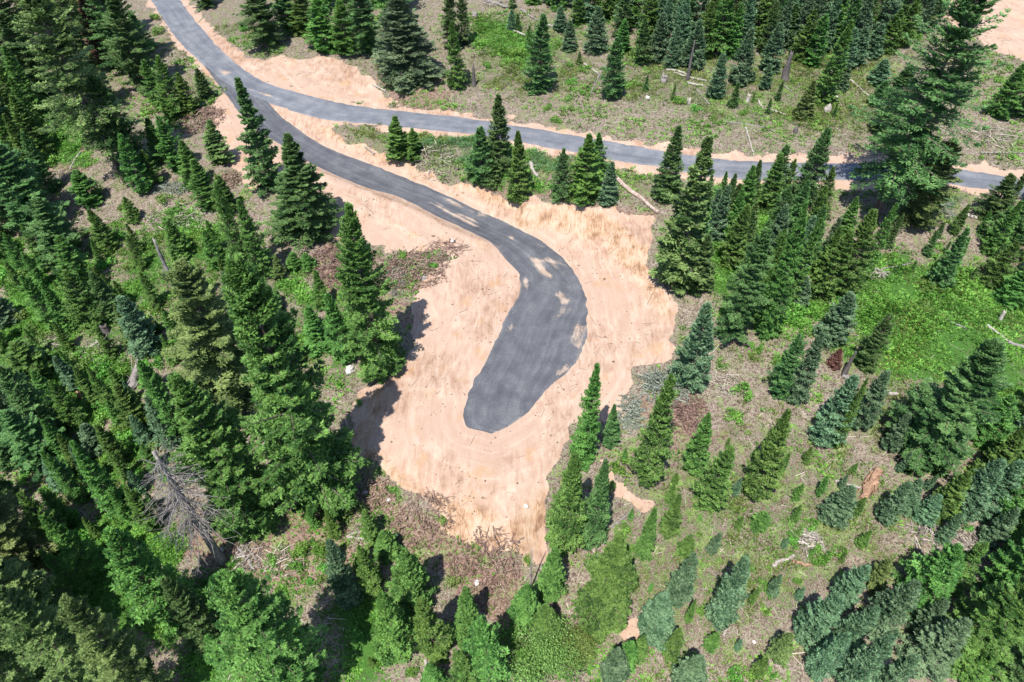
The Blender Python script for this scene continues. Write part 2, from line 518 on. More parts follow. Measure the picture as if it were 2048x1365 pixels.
M['pale_stick'] = foliage_mat('bleached_sticks', (0.12, 0.10, 0.085), (0.40, 0.36, 0.32), 0.0, 0.0)
M['clod'] = foliage_mat('soil_clods', (0.10, 0.065, 0.045), (0.45, 0.30, 0.20), 0.0, 0.0)
M['bark'] = wood_mat('fir_bark', (0.045, 0.032, 0.026), (0.16, 0.125, 0.105))
M['limb'] = wood_mat('fir_limbs', (0.06, 0.045, 0.035), (0.20, 0.165, 0.14))
M['dead_wood'] = wood_mat('weathered_grey_wood', (0.075, 0.065, 0.06), (0.33, 0.30, 0.28))
M['charred'] = wood_mat('dark_weathered_wood', (0.03, 0.027, 0.027), (0.16, 0.14, 0.135))
M['snag_bough'] = wood_mat('snag_bough_wood', (0.085, 0.075, 0.07), (0.27, 0.25, 0.235))
M['pale_wood'] = wood_mat('bleached_wood', (0.13, 0.112, 0.095), (0.46, 0.42, 0.37))
M['rot_wood'] = wood_mat('rotten_orange_wood', (0.10, 0.05, 0.032), (0.42, 0.27, 0.18))
M['log_bark'] = wood_mat('log_bark_patchy', (0.14, 0.075, 0.055), (0.52, 0.43, 0.37), 3.0)
tr = NT('grey_rock'); rn = tr.noise(5, 6, 0.6, tr.n('ShaderNodeTexCoord').outputs['Object'])
tr.bsdf(tr.ramp(rn, [(0.3, (0.33, 0.30, 0.28)), (0.7, (0.66, 0.62, 0.58))]), 0.9, 0.2, rn, 0.6, 0.1); M['rock'] = tr.m
M['ground'] = ground_mat('hillside_ground')
M['gravel'] = gravel_mat('crushed_gravel')

# ------------------------------------------------------------------ ground zones (outlines brought down to the ground)
SAND = [(425, 165), (445, 185), (420, 215), (412, 240), (445, 285), (455, 340), (500, 372), (560, 380), (640, 410), (662, 425), (668, 470), (720, 488), (780, 505), (872, 500), (900, 520), (860, 545), (845, 575), (832, 600), (838, 640), (800, 740),
        (715, 785), (705, 860), (700, 930), (745, 925), (800, 985), (850, 1008), (900, 1068), (960, 1100), (1020, 1122), (1090, 1125), (1085, 1020), (1110, 930), (1135, 860), (1180, 850), (1240, 830), (1265, 790), (1275, 745),
        (1345, 720), (1362, 610), (1310, 570), (1303, 500), (1310, 440), (1235, 418), (1150, 412), (1040, 402), (960, 382), (900, 362), (830, 336), (770, 308), (700, 284), (655, 262), (600, 228), (545, 203), (500, 180)]
BANK = [(372, -10), (395, 20), (440, 75), (500, 118), (560, 112), (600, 118), (640, 110), (690, 128), (745, 165), (775, 190), (800, 205), (760, 216), (640, 195), (540, 168), (480, 130), (420, 72), (372, 10)]
SANDFAR = [(1885, 40), (1900, -60), (2150, -60), (2150, 120), (2048, 125), (1970, 90)]
FORK = [(545, 208), (600, 225), (660, 240), (640, 270), (590, 250)]
GULLY = [(1205, 925), (1225, 960), (1255, 985), (1300, 1010), (1290, 1025), (1240, 1000), (1200, 970)]
GULLY2 = [(1230, 1260), (1262, 1240), (1285, 1262), (1262, 1300)]
LUSH = [[(1720, 545), (1800, 505), (1900, 525), (1990, 560), (2070, 560), (2070, 855), (1960, 840), (1880, 770), (1780, 750), (1690, 690), (1680, 600)],
        [(1400, 440), (1440, 380), (1500, 370), (1620, 470), (1640, 640), (1560, 690), (1440, 590)], [(0, 640), (120, 680), (240, 720), (290, 860), (120, 820), (0, 800)], [(240, 470), (330, 500), (330, 600), (230, 640)], [(60, 180), (180, 240), (180, 330), (60, 300)], [(0, 500), (230, 560), (230, 660), (0, 640)], [(330, 420), (470, 470), (470, 560), (340, 540)], [(560, 560), (700, 640), (690, 760), (600, 700)], [(940, 50), (1010, 40), (1110, 90), (1060, 150), (980, 120)], [(170, 860), (290, 830), (270, 1000), (150, 960)],
        [(0, 160), (60, 150), (70, 240), (0, 260)], [(960, 280), (1060, 300), (1070, 380), (930, 370)], [(1110, 1250), (1000, 1300), (1010, 1365), (1260, 1365), (1240, 1280)], [(80, 1040), (330, 1060), (400, 1300), (80, 1200)], [(420, 1140), (560, 1200), (580, 1380), (380, 1380)], [(690, 1160), (780, 1200), (780, 1380), (640, 1380)]]
GREEN = [[(940, 20), (1100, 30), (1190, 60), (1170, 170), (1060, 190), (960, 160)], [(1230, 110), (1800, 100), (1800, 250), (1500, 260), (1240, 190)], [(660, 250), (960, 268), (960, 350), (760, 320), (670, 280)],
         [(1060, 295), (1310, 340), (1300, 400), (1080, 370)], [(1280, 930), (1700, 880), (1800, 1050), (1700, 1200), (1300, 1300), (1230, 1150)], [(440, 40), (520, 50), (500, 90), (440, 60)],
         [(0, 600), (160, 640), (260, 800), (200, 1000), (0, 900)], [(230, 470), (450, 480), (470, 600), (260, 640)], [(1880, 380), (1960, 370), (1960, 420), (1890, 430)], [(1700, 550), (1700, 900), (2048, 900), (2048, 480)]]
RED = [[(230, 1060), (700, 960), (720, 1160), (500, 1190)], [(640, 440), (760, 500), (830, 640), (760, 680), (640, 560)], [(740, 960), (900, 1060), (1030, 1130), (1020, 1260), (850, 1130), (720, 1020)], [(90, 250), (180, 280), (180, 380), (100, 360)],
       [(1250, 780), (1420, 800), (1440, 900), (1300, 900)], [(760, 160), (900, 180), (900, 240), (800, 225)], [(960, 372), (1160, 398), (1310, 425), (1312, 450), (1150, 418), (980, 392)]]


def wpoly(px): return ground(px)[:, :2]


def zone(polys, soft, wob=0.6):
    out = np.zeros(XX.shape)
    e = wob * fbm(XX / 2.2, YY / 2.2, 61, 3)
    for p in polys:
        q = wpoly(p); lo = q.min(0) - 6; hi = q.max(0) + 6
        m = (XX > lo[0]) & (XX < hi[0]) & (YY > lo[1]) & (YY < hi[1])
        d = sdf(XX[m], YY[m], q) + e[m]
        out[m] = np.maximum(out[m], 1 - sstep(-soft, soft, d))
    return out


SANDZ = zone([SAND, BANK, SANDFAR, FORK, GULLY, GULLY2], 0.5, 0.7)
dU, _ = near(XX, YY, ucs)
SANDZ = np.maximum(SANDZ, 1 - sstep(2.7, 3.7, dU + 0.9 * fbm(XX / 1.6, YY / 1.6, 71, 3)))
LUSHZ = zone(LUSH, 2.5, 2.0) * (1 - SANDZ); GREENZ = zone(GREEN, 4.0, 2.5) * (1 - SANDZ); REDZ = zone(RED, 1.5, 1.0)
nx, ny = len(GX), len(GY)
idx = np.arange(nx * ny).reshape(ny, nx)
Q = np.stack([idx[:-1, :-1], idx[:-1, 1:], idx[1:, 1:], idx[1:, :-1]], -1).reshape(-1, 4)
VV = np.stack([XX, YY, ZZ], -1).reshape(-1, 3)
fs = SANDZ.ravel()[Q].mean(1) > 0.5
DG = seg_dist(XX, YY, np.vstack([ground(resample(SL, 50))[:, :2], ground(resample(SR, 50))[::-1, :2]]), True)
at = dict(dg=DG.ravel(), sand=SANDZ.ravel(), green=GREENZ.ravel(), lush=LUSHZ.ravel(), red=REDZ.ravel())
for nm, sel in (('hillside', ~fs), ('sandy_clearing', fs)):
    used, inv = np.unique(Q[sel], return_inverse=True)
    me = mesh(nm, VV[used], inv.reshape(-1, 4), [M['ground']], True, {k: v[used] for k, v in at.items()})
    link(nm, me, kind='structure')
print('ground', round(time.time() - T0, 1))


def zval(Z, x, y):
    i = np.clip(np.searchsorted(GX, x) - 1, 0, nx - 2); k = np.clip(np.searchsorted(GY, y) - 1, 0, ny - 2)
    return Z[k, i]


# gravel ribbons
def E(x, y): return (680 + x * 0.34180, 450 + y * 0.34180)
def Bt(x, y): return (680 + x * 0.34180, y * 0.34180)


DUST = [[E(1150, 108), E(1185, 130), E(1192, 185), E(1160, 160)], [E(1118, 185), E(1150, 190), E(1190, 225), E(1252, 310), E(1262, 362), E(1215, 310), E(1150, 250)],
        [E(1175, 188), E(1290, 215), E(1330, 248), E(1262, 232), E(1295, 295), E(1235, 245)], [E(1265, 368), E(1320, 398), E(1335, 462), E(1278, 468)], [E(1285, 478), E(1338, 500), E(1322, 522), E(1278, 532)],
        [E(1385, 572), E(1425, 560), E(1432, 640), E(1418, 705), E(1388, 722), E(1352, 655)], [E(1262, 890), E(1330, 822), E(1340, 845), E(1290, 878)], [E(980, 635), E(1003, 578), E(1012, 604)],
        [E(770, -8), E(800, -6), E(835, 27)], [E(995, 78), E(1020, 50), E(1012, 80)], [Bt(530, 1188), Bt(600, 1215), Bt(820, 1325), Bt(800, 1340), Bt(640, 1262)], [Bt(590, 1155), Bt(640, 1165), Bt(800, 1240), Bt(780, 1250)],
        [Bt(680, 1250), Bt(740, 1260), Bt(830, 1310), Bt(800, 1310)], [Bt(790, 1232), Bt(860, 1238), Bt(855, 1280), Bt(800, 1272)], [E(1055, 305), E(1100, 330), E(1105, 365), E(1060, 372)], [E(900, 105), E(945, 130), E(940, 155)],
        [(500, 178), (540, 190), (560, 200), (520, 188)], [(440, 140), (465, 142), (470, 150), (445, 150)]]


def gravel(name, L, R, n, m, worn, lift, dusts):
    L = ground(smooth_line(resample(L, n), 14)); R = ground(smooth_line(resample(R, n), 14))
    s = np.r_[0, np.cumsum(np.linalg.norm(np.diff(0.5 * (L + R)[:, :2], axis=0), axis=1))]
    a = np.linspace(0, 1, m)
    wl = (0.13 * fbm(s / 1.1, s * 0 + 3, 5, 3) + 0.1)[:, None]; wr = (0.13 * fbm(s / 1.1, s * 0 + 9, 6, 3) + 0.1)[:, None]
    d = R[:, :2] - L[:, :2]; wd = np.linalg.norm(d, axis=1, keepdims=True) + 1e-6; du = d / wd
    k = np.minimum(1, wd / 3)
    L2 = L[:, :2] - du * wl * k; R2 = R[:, :2] + du * wr * k
    X = L2[:, None, :] * (1 - a)[None, :, None] + R2[:, None, :] * a[None, :, None]
    z = hgt(X[..., 0], X[..., 1]) + lift
    z[:, 0] -= lift + 0.03; z[:, -1] -= lift + 0.03
    V = np.dstack([X, z]).reshape(-1, 3)
    ii = np.arange(n * m).reshape(n, m)
    Fq = np.stack([ii[:-1, :-1], ii[:-1, 1:], ii[1:, 1:], ii[1:, :-1]], -1).reshape(-1, 4)
    dz = np.zeros(n * m)
    for p in dusts:
        q = wpoly(p); dd = sdf(V[:, 0], V[:, 1], q) + 0.35 * fbm(V[:, 0] / 0.9, V[:, 1] / 0.9, 55, 3); dz = np.maximum(dz, 1 - sstep(-0.8, 0.75, dd))
    edge = np.minimum(a, 1 - a)[None] * wd
    dz = np.maximum(dz, (0.42 * (1 - sstep(0.1, 0.7, edge))).ravel())
    me = mesh(name, V, Fq, [M['gravel']], True, dict(across=np.tile(a, n) * wd.repeat(m, 0).ravel() / 5, along=s.repeat(m), dust=dz, worn=np.full(n * m, worn)))
    return link(name, me, kind='structure')


gravel('upper_road', UN, UF, 420, 16, 1.0, 0.055, DUST[-2:])
gravel('spur_road', SL, SR, 420, 26, 0.12, 0.045, DUST)
print('roads', round(time.time() - T0, 1))

# ------------------------------------------------------------------ plant builders (prototypes share their meshes)
def unit(v): return v / (np.linalg.norm(v, axis=-1, keepdims=True) + 1e-9)


def conifer(seed, H, R, nl, per, ntw, nlf, prof, cb=0.03, e_top=0.9, e_bot=-0.15, droop=0.25, gap=0.0, ll=0.3, wl=0.14, irr=0.25, tw=0.42, lump=0.0):
    """returns (crown verts, tris, tint), (limb verts, quads), (trunk verts, quads)"""
    g = np.random.default_rng(seed)
    t = (np.arange(nl)[:, None] + g.uniform(-0.35, 0.35, (nl, per))) / nl
    t = np.clip(t, 0, 0.985).ravel()                        # 0 at the crown base, 1 at the tip
    nb = t.size
    keep = g.random(nb) > gap * (1 - t) * 1.3
    t = t[keep]; nb = t.size
    z = H * (cb + (1 - cb) * t)
    az = g.uniform(0, 2 * math.pi, nb)
    if irr > 0:
        lob = 1 + lump * (noise(np.cos(az) * 1.7 + seed, t * nl / 5 + np.sin(az) * 1.7, seed))
    else: lob = 1.0
    L = R * prof(1 - t) * g.uniform(1 - irr, 1 + irr * 0.5, nb) * lob + 0.06
    e = e_bot + (e_top - e_bot) * t ** 1.6 + g.normal(0, 0.10, nb)
    dh = np.stack([np.cos(az), np.sin(az), 0 * az], -1)
    side = np.stack([-np.sin(az), np.cos(az), 0 * az], -1)
    base = np.stack([0 * z, 0 * z, z], -1)

    def bp(s):                                              # branch curve, s (nb,k)
        h = L[:, None] * s * np.cos(e)[:, None]
        v = L[:, None] * (np.sin(e)[:, None] * s - droop * s ** 2 * (1 - t)[:, None] + 0.55 * droop * s ** 4)
        return base[:, None] + dh[:, None] * h[..., None] + np.array([0, 0, 1.0]) * v[..., None]
    s = np.linspace(0.22, 1.0, ntw)[None] + g.uniform(-0.05, 0.05, (nb, ntw)); s = np.clip(s, 0.1, 1)
    P = bp(s); P2 = bp(np.clip(s + 0.05, 0, 1.06)); tan = unit(P2 - P)
    P = np.concatenate([P, P], 1); tan = np.concatenate([tan, tan], 1); ss = np.concatenate([s, s], 1)
    sg = np.r_[np.ones(ntw), -np.ones(ntw)][None, :, None]
    lt = L[:, None] * tw * np.clip(1.12 - ss, 0.12, 0.72) * g.uniform(0.75, 1.25, ss.shape) + ll * 0.3
    ang = 0.95 - 0.25 * ss + g.normal(0, 0.15, ss.shape)
    td = tan * np.cos(ang)[..., None] + side[:, None] * sg * np.sin(ang)[..., None]
    td[..., 2] += g.normal(-0.06, 0.14, ss.shape); td = unit(td)
    nt = ss.shape[1]
    q = (np.linspace(0.12, 1.0, nlf)[None, None] + g.uniform(-0.1, 0.1, (nb, nt, nlf)))
    C = P[:, :, None] + td[:, :, None] * (lt[..., None] * q)[..., None]
    alt = np.where(np.arange(nlf) % 2 == 0, 1.0, -1.0)[None, None, :, None]
    up = np.array([0, 0, 1.0])
    lat = unit(np.cross(td, up))[:, :, None]
    ld = td[:, :, None] * 0.75 + lat * alt * g.uniform(0.3, 0.9, (nb, nt, nlf, 1)) + up * g.normal(0.10, 0.30, (nb, nt, nlf, 1))
    ld = unit(ld)
    ls = g.uniform(0.7, 1.3, (nb, nt, nlf, 1)) * (0.75 + 0.25 * (1 - t))[:, None, None, None]
    wd = unit(np.cross(ld, up + g.normal(0, 0.45, (nb, nt, nlf, 3))))
    A = C + ld * ll * ls
    B1 = C + ld * (ll * 0.35) * ls + wd * wl * ls * 0.5; B2 = C + ld * (ll * 0.3) * ls - wd * wl * ls * 0.5
    # a leaf spray: base, two shoulders, tip
    V = np.stack([C - ld * ll * 0.15, B1, A, B2], -2).reshape(-1, 4, 3)
    V[:, :, 2] = np.maximum(V[:, :, 2], 0.02 * H * 0.2)
    n = len(V)
    o = np.arange(n)[:, None] * 4
    Fc = o + np.array([[0, 1, 2, 3]])
    tint = np.clip((0.5 + (0.22 * noise(np.cos(az) * 1.3 + 7, np.sin(az) * 1.3 + t * 5, seed + 3))[:, None, None] + 0.20 * g.normal(size=(nb, 1, 1)) + 0.13 * g.normal(size=(nb, nt, 1)) + 0.20 * g.normal(size=(nb, nt, nlf))), 0, 1).reshape(-1)
    crown = (V.reshape(-1, 3), Fc, np.repeat(tint, 4))
    e1 = bp(np.full((nb, 1), 0.5))[:, 0]; e2 = bp(np.full((nb, 1), 0.98))[:, 0]
    r = 0.012 * L + 0.008
    v1, f1 = prisms(base, e1, r * 1.3, r * 0.8); v2, f2 = prisms(e1, e2, r * 0.8, r * 0.2)
    limbs = (np.vstack([v1, v2]), np.vstack([f1, f2 + len(v1)]))
    zt = np.linspace(-0.6, H * 0.985, 9)
    tr_ = np.interp(zt, [-0.6, 0.4, H], [H * 0.0165 + 0.05, H * 0.0125 + 0.03, 0.012])
    trunk = tube(np.stack([0.01 * H * np.sin(zt * 3 / H), 0 * zt, zt], -1), tr_, 8, False)
    return crown, limbs, trunk


def proto(name, sp_, H, R, c):
    cm = mesh(name + '_crown', c[0][0], c[0][1], [M['fir_mid']], False, dict(tint=c[0][2]))
    lm = mesh(name + '_limbs', c[1][0], c[1][1], [M['limb']])
    tm = qmesh(name + '_trunk', c[2][0], c[2][1], [M['bark']], True)
    return dict(H=H, R=R, crown=cm, limbs=lm, trunk=tm, kind=sp_)


cone = lambda x: np.clip(x, 0, 1) ** 0.85 * (1 - 0.35 * sstep(0.86, 1.0, x))
bulge = lambda x: np.clip(x, 0, 1) ** 0.68 * (1 - 0.45 * sstep(0.80, 1.0, x))
narrow = lambda x: 0.25 * np.clip(x * 3, 0, 1) + 0.75 * np.clip(x, 0, 1) ** 1.1 * (1 - 0.3 * sstep(0.8, 1, x))
mature = lambda x: np.clip(x, 0, 1) ** 0.6 * (1 - 0.30 * sstep(0.6, 1.0, x))
PR = {'F': [], 'B': [], 'G': [], 'D': [], 'S': [], 'K': []}
for i in range(8):
    PR['F'].append(proto('young_fir', 'F', 9, 1.9, conifer(100 + i, 9, 1.9, 23 - i % 3 * 2, 10, 7, 6, (cone, bulge, narrow, bulge)[i % 4], 0.02 + 0.02 * (i % 4), 1.0, -0.12 - 0.04 * (i % 3), 0.20, 0.06 * (i % 4), 0.24, 0.10, 0.24 + 0.07 * (i % 3), 0.42, 0.2 + 0.16 * (i % 3))))
for i in range(3):
    PR['B'].append(proto('spruce', 'B', 8, 2.0, conifer(200 + i, 8, 2.0, 22, 10, 7, 4, bulge, 0.02, 0.9, -0.2, 0.28, 0.0, 0.30, 0.12, 0.25, 0.36, 0.2)))
for i in range(3):
    PR['G'].append(proto('grand_fir', 'G', 25, 4.6, conifer(300 + i, 25, 4.6, 36, 10, 12, 10, cone if i % 2 else bulge, 0.03, 0.9, -0.22, 0.22, 0.10, 0.37, 0.155, 0.32, 0.40, 0.45)))
for i in range(2):
    PR['D'].append(proto('mature_fir', 'D', 28, 4.6, conifer(400 + i, 28, 4.6, 34, 9, 12, 10, mature, 0.10, 0.8, -0.18, 0.26, 0.26, 0.39, 0.155, 0.45, 0.40, 0.55)))
for i in range(2):
    PR['S'].append(proto('slender_fir', 'S', 20, 2.6, conifer(500 + i, 20, 2.6, 32, 7, 8, 6, narrow, 0.05, 0.7, -0.15, 0.22, 0.2, 0.42, 0.22, 0.45, 0.42, 0.5)))
for i in range(2):
    PR['K'].append(proto('veteran_fir', 'K', 34, 6.0, conifer(600 + i, 34, 6.0, 32, 9, 12, 9, mature, 0.24, 0.7, -0.25, 0.28, 0.20, 0.44, 0.17, 0.5, 0.38, 0.7)))
print('protos', round(time.time() - T0, 1))

# ------------------------------------------------------------------ tree inventory
# kind, material, tip row, column and row of the lowest foliage, full width; measured on tiles of the photograph
TS = 700 / 2048
TILES = dict(A=(0, 0), B=(680, 0), C=(1348, 0), D=(0, 450), E=(680, 450), F=(1348, 450), G=(0, 905), H=(680, 905), I=(1348, 905))
INV = {
 'A': [('K', 'fir_olive', -150, 720, 1180, 520), ('D', 'fir_dark', -200, 140, 420, 330), ('D', 'fir_olive', -260, 400, 440, 330), ('D', 'fir_dark', -70, 850, 600, 300), ('D', 'fir_dark', 430, 800, 1080, 270),
       ('D', 'fir_olive', 180, 560, 740, 300), ('F', 'fir_mid', 60, 840, 340, 170), ('F', 'fir_mid', 350, 950, 680, 140), ('F', 'fir_bright', 320, 1040, 720, 160), ('F', 'fir_bright', 420, 1115, 700, 140), ('F', 'fir_dark', 400, 1215, 610, 130),
       ('F', 'fir_mid', 690, 945, 970, 150), ('F', 'fir_mid', 690, 1050, 1050, 190), ('F', 'fir_mid', 790, 850, 1170, 160), ('F', 'fir_mid', 880, 910, 1110, 120), ('S', 'fir_olive', 700, 1300, 990, 150),
       ('F', 'fir_mid', 820, 1150, 1140, 170), ('F', 'fir_mid', 940, 1230, 1270, 180), ('F', 'fir_mid', 1030, 1335, 1280, 150), ('S', 'fir_dark', 460, 1575, 1170, 220), ('G', 'fir_dark', 780, 1800, 1460, 400),
       ('F', 'fir_mid', 1000, 540, 1250, 220), ('F', 'fir_bright', 1150, 790, 1315, 100), ('F', 'fir_mid', 1220, 645, 1490, 160), ('F', 'fir_bright', 440, 110, 800, 200), ('F', 'fir_mid', 560, 240, 940, 190),
       ('D', 'fir_dark', 820, 230, 1430, 380), ('D', 'fir_dark', 480, 10, 1000, 320), ('F', 'spruce', 600, 700, 800, 120), ('D', 'fir_dark', -160, 1215, 85, 180), ('D', 'fir_dark', -160, 1565, 355, 290), ('D', 'fir_dark', -110, 1690, 240, 210),
       ('F', 'fir_bright', -10, 1905, 355, 230), ('F', 'fir_mid', -60, 1790, 240, 200), ('F', 'fir_bright', 110, 60, 480, 170), ('D', 'fir_dark', 60, 260, 620, 300), ('F', 'fir_mid', 560, 1000, 720, 110)],
 'B': [('F', 'fir_bright', 0, 40, 365, 200), ('D', 'fir_dark', -90, 170, 385, 230), ('G', 'fir_grey', -130, 405, 560, 400), ('F', 'fir_dark', -60, 660, 340, 180), ('F', 'fir_dark', -50, 710, 300, 130), ('F', 'fir_mid', 130, 690, 545, 140),
       ('F', 'spruce', 60, 1005, 190, 75), ('F', 'fir_dark', 80, 1040, 195, 55), ('F', 'fir_dark', 85, 1160, 590, 215), ('F', 'fir_mid', 150, 1105, 310, 70), ('F', 'fir_dark', 220, 1590, 620, 165), ('B', 'spruce', 120, 1340, 325, 115),
       ('B', 'spruce', 40, 1490, 345, 165), ('B', 'spruce', 40, 1290, 205, 110), ('F', 'fir_mid', 110, 1650, 340, 120), ('F', 'fir_dark', 110, 1760, 410, 140), ('B', 'spruce', 80, 1850, 390, 140), ('B', 'spruce', 150, 1940, 425, 115),
       ('B', 'spruce', 190, 2030, 415, 125), ('F', 'fir_olive', 300, 1400, 388, 48), ('F', 'fir_mid', -70, 1130, 50, 110), ('F', 'fir_dark', -70, 1230, 50, 110), ('F', 'fir_mid', -60, 1390, 170, 115), ('F', 'fir_mid', -60, 1010, 65, 60),
       ('S', 'fir_mid', 680, 352, 960, 160), ('S', 'fir_mid', 750, 432, 950, 110), ('F', 'fir_dark', 550, 930, 1060, 215), ('F', 'fir_dark', 745, 830, 1115, 200), ('F', 'fir_mid', 765, 1045, 1210, 185), ('F', 'fir_dark', 860, 1290, 1200, 140),
       ('F', 'fir_bright', 785, 1420, 1230, 240), ('F', 'fir_mid', 775, 1505, 1050, 140), ('B', 'spruce', 950, 1562, 1225, 140), ('F', 'fir_dark', 745, 1905, 1210, 210), ('F', 'fir_dark', 880, 880, 1110, 130)],
 'C': [('B', 'spruce', 120, 120, 425, 140), ('B', 'spruce', 320, 240, 605, 140), ('F', 'fir_dark', 480, 340, 645, 75), ('B', 'spruce', 170, 380, 525, 160), ('B', 'spruce', 140, 555, 455, 150), ('B', 'spruce', 375, 530, 545, 95), ('B', 'spruce', 420, 455, 492, 55),
       ('F', 'fir_mid', -40, 510, 270, 150), ('F', 'fir_mid', -60, 310, 260, 130), ('F', 'fir_dark', -50, 170, 230, 130), ('B', 'spruce', -30, 20, 200, 130), ('F', 'fir_dark', 20, 650, 310, 150), ('F', 'fir_mid', 50, 740, 390, 150), ('F', 'fir_mid', 90, 800, 430, 160),
       ('F', 'fir_mid', 110, 865, 645, 185), ('F', 'fir_olive', 470, 745, 725, 140), ('B', 'spruce', 170, 990, 425, 150), ('B', 'spruce', 160, 1055, 410, 140), ('B', 'spruce', 375, 970, 555, 105), ('B', 'spruce', 140, 1150, 365, 130), ('F', 'spruce', 350, 1190, 525, 150),
       ('F', 'fir_dark', 470, 1180, 650, 115), ('F', 'fir_mid', 50, 1230, 345, 140), ('F', 'fir_mid', -10, 1320, 305, 140), ('F', 'fir_dark', -90, 1480, 215, 150), ('F', 'fir_dark', 390, 1300, 640, 210), ('F', 'fir_dark', 550, 1230, 820, 210),
       ('K', 'fir_dark', -150, 1170, 1440, 620), ('D', 'fir_olive', 830, 1390, 1420, 350), ('F', 'fir_dark', 1010, 1180, 1320, 210), ('F', 'fir_mid', 370, 1880, 730, 190), ('F', 'fir_dark', 410, 2000, 720, 190), ('F', 'fir_mid', 360, 2110, 700, 190),
       ('F', 'fir_dark', 745, 745, 1240, 200), ('F', 'fir_dark', 850, 570, 1180, 160), ('F', 'fir_mid', 930, 645, 1160, 100), ('F', 'fir_mid', 960, 400, 1270, 140), ('F', 'fir_dark', 1010, 310, 1250, 105), ('F', 'fir_mid', 1005, 280, 1160, 65),
       ('F', 'fir_dark', 1020, 1850, 1340, 230), ('F', 'fir_dark', 1040, 2000, 1420, 230), ('F', 'fir_olive', 1180, 430, 1400, 110), ('F', 'fir_mid', 1150, 990, 1400, 130)],
 'D': [('F', 'fir_mid', -30, 1070, 215, 170), ('F', 'fir_mid', -240, 1450, 360, 160), ('F', 'fir_mid', -160, 1550, 345, 180), ('F', 'fir_olive', 180, 1640, 335, 95), ('F', 'fir_mid', 160, 1730, 285, 120), ('F', 'fir_mid', 165, 1810, 285, 110),
       ('D', 'fir_dark', -160, 400, 310, 320), ('D', 'fir_mid', 60, 500, 410, 190), ('F', 'fir_bright', 285, 330, 640, 180), ('F', 'fir_mid', 335, 410, 640, 155), ('F', 'fir_mid', 270, 550, 635, 210), ('F', 'fir_dark', 275, 650, 570, 190),
       ('B', 'spruce', 425, 875, 795, 230), ('F', 'fir_olive', 470, 780, 730, 130), ('D', 'fir_olive', 200, 1370, 1200, 560), ('F', 'fir_grey', 290, 1450, 710, 200), ('F', 'fir_dark', 340, 1590, 540, 200),
       ('G', 'fir_mid', 175, 1900, 1760, 640), ('G', 'fir_mid', 880, 1480, 1900, 560), ('F', 'fir_bright', 790, 920, 1010, 130), ('F', 'fir_mid', 840, 710, 980, 105), ('F', 'fir_mid', 930, 830, 1220, 200), ('F', 'spruce', 1020, 1000, 1320, 170),
       ('D', 'fir_mid', 690, 230, 980, 260), ('F', 'fir_mid', 860, 310, 1075, 140), ('B', 'spruce', 920, 40, 1075, 130), ('B', 'spruce', 390, 40, 615, 190), ('F', 'fir_mid', 10, 40, 210, 160), ('D', 'fir_dark', 1080, 290, 1480, 320),
       ('F', 'fir_mid', 1140, 420, 1420, 150), ('B', 'spruce', 1170, 575, 1360, 160), ('F', 'fir_mid', 480, 1870, 760, 190), ('F', 'fir_grey', 520, 1560, 900, 220), ('F', 'fir_mid', 760, 1080, 1280, 190), ('F', 'fir_bright', 270, 1900, 520, 130)],
 'E': [('G', 'fir_mid', -110, 240, 960, 410), ('F', 'fir_mid', 410, 40, 850, 200), ('F', 'fir_bright', 815, 1420, 1430, 200), ('F', 'fir_dark', 1040, 1580, 1310, 125), ('F', 'fir_mid', 925, 1785, 1555, 250), ('S', 'fir_olive', -520, 1950, 440, 300),
       ('F', 'spruce', 470, 2040, 990, 250), ('F', 'fir_mid', -190, 2040, 330, 190)],
 'F': [('D', 'fir_dark', 20, 330, 750, 280), ('F', 'fir_mid', -140, 540, 700, 190), ('F', 'fir_mid', -60, 660, 490, 160), ('B', 'spruce', 310, 720, 500, 140), ('F', 'fir_mid', 40, 860, 490, 210), ('F', 'fir_mid', -80, 985, 450, 230), ('F', 'fir_mid', -120, 1095, 340, 130),
       ('B', 'spruce', 400, 905, 730, 230), ('F', 'fir_dark', 540, 1110, 890, 200), ('F', 'fir_dark', 20, 1550, 390, 165), ('F', 'fir_mid', 90, 1850, 380, 160), ('F', 'fir_dark', -120, 1910, 150, 250), ('F', 'fir_mid', 270, 1950, 490, 190),
       ('F', 'spruce', 640, 705, 1065, 170), ('F', 'fir_dark', 650, 605, 1050, 200), ('B', 'spruce', 900, 880, 1310, 230), ('F', 'fir_bright', 910, 945, 1325, 90), ('B', 'spruce', 870, 1075, 1230, 190), ('G', 'fir_dark', 670, 1440, 1470, 500),
       ('F', 'fir_mid', 1000, 1800, 1310, 230), ('F', 'fir_mid', 1100, 110, 1470, 170), ('F', 'fir_dark', 40, 130, 420, 200), ('F', 'fir_mid', 240, 480, 560, 150), ('F', 'fir_mid', 1180, 1950, 1500, 230)],
 'G': [('F', 'fir_bright', 420, 1050, 1060, 370), ('D', 'fir_mid', 670, 1760, 1560, 560), ('B', 'spruce', 30, 380, 230, 160), ('F', 'fir_mid', 10, 490, 320, 140), ('F', 'fir_bright', -40, 700, 390, 180), ('B', 'spruce', 190, 640, 340, 130),
       ('F', 'fir_bright', 330, 570, 740, 210), ('F', 'fir_bright', 240, 400, 600, 210), ('D', 'fir_olive', 150, 200, 760, 420), ('D', 'fir_olive', 520, 320, 1200, 520), ('D', 'fir_olive', 850, 260, 1600, 520), ('D', 'fir_olive', 780, 620, 1480, 380),
       ('D', 'fir_olive', 930, 950, 1620, 420), ('F', 'fir_mid', 1080, 1340, 1300, 190), ('F', 'fir_bright', 1060, 1480, 1300, 130), ('D', 'fir_olive', 620, 10, 1300, 420), ('D', 'fir_dark', 300, 60, 800, 300), ('F', 'fir_mid', 560, 520, 860, 150), ('F', 'fir_dark', 760, 1250, 1200, 260)],
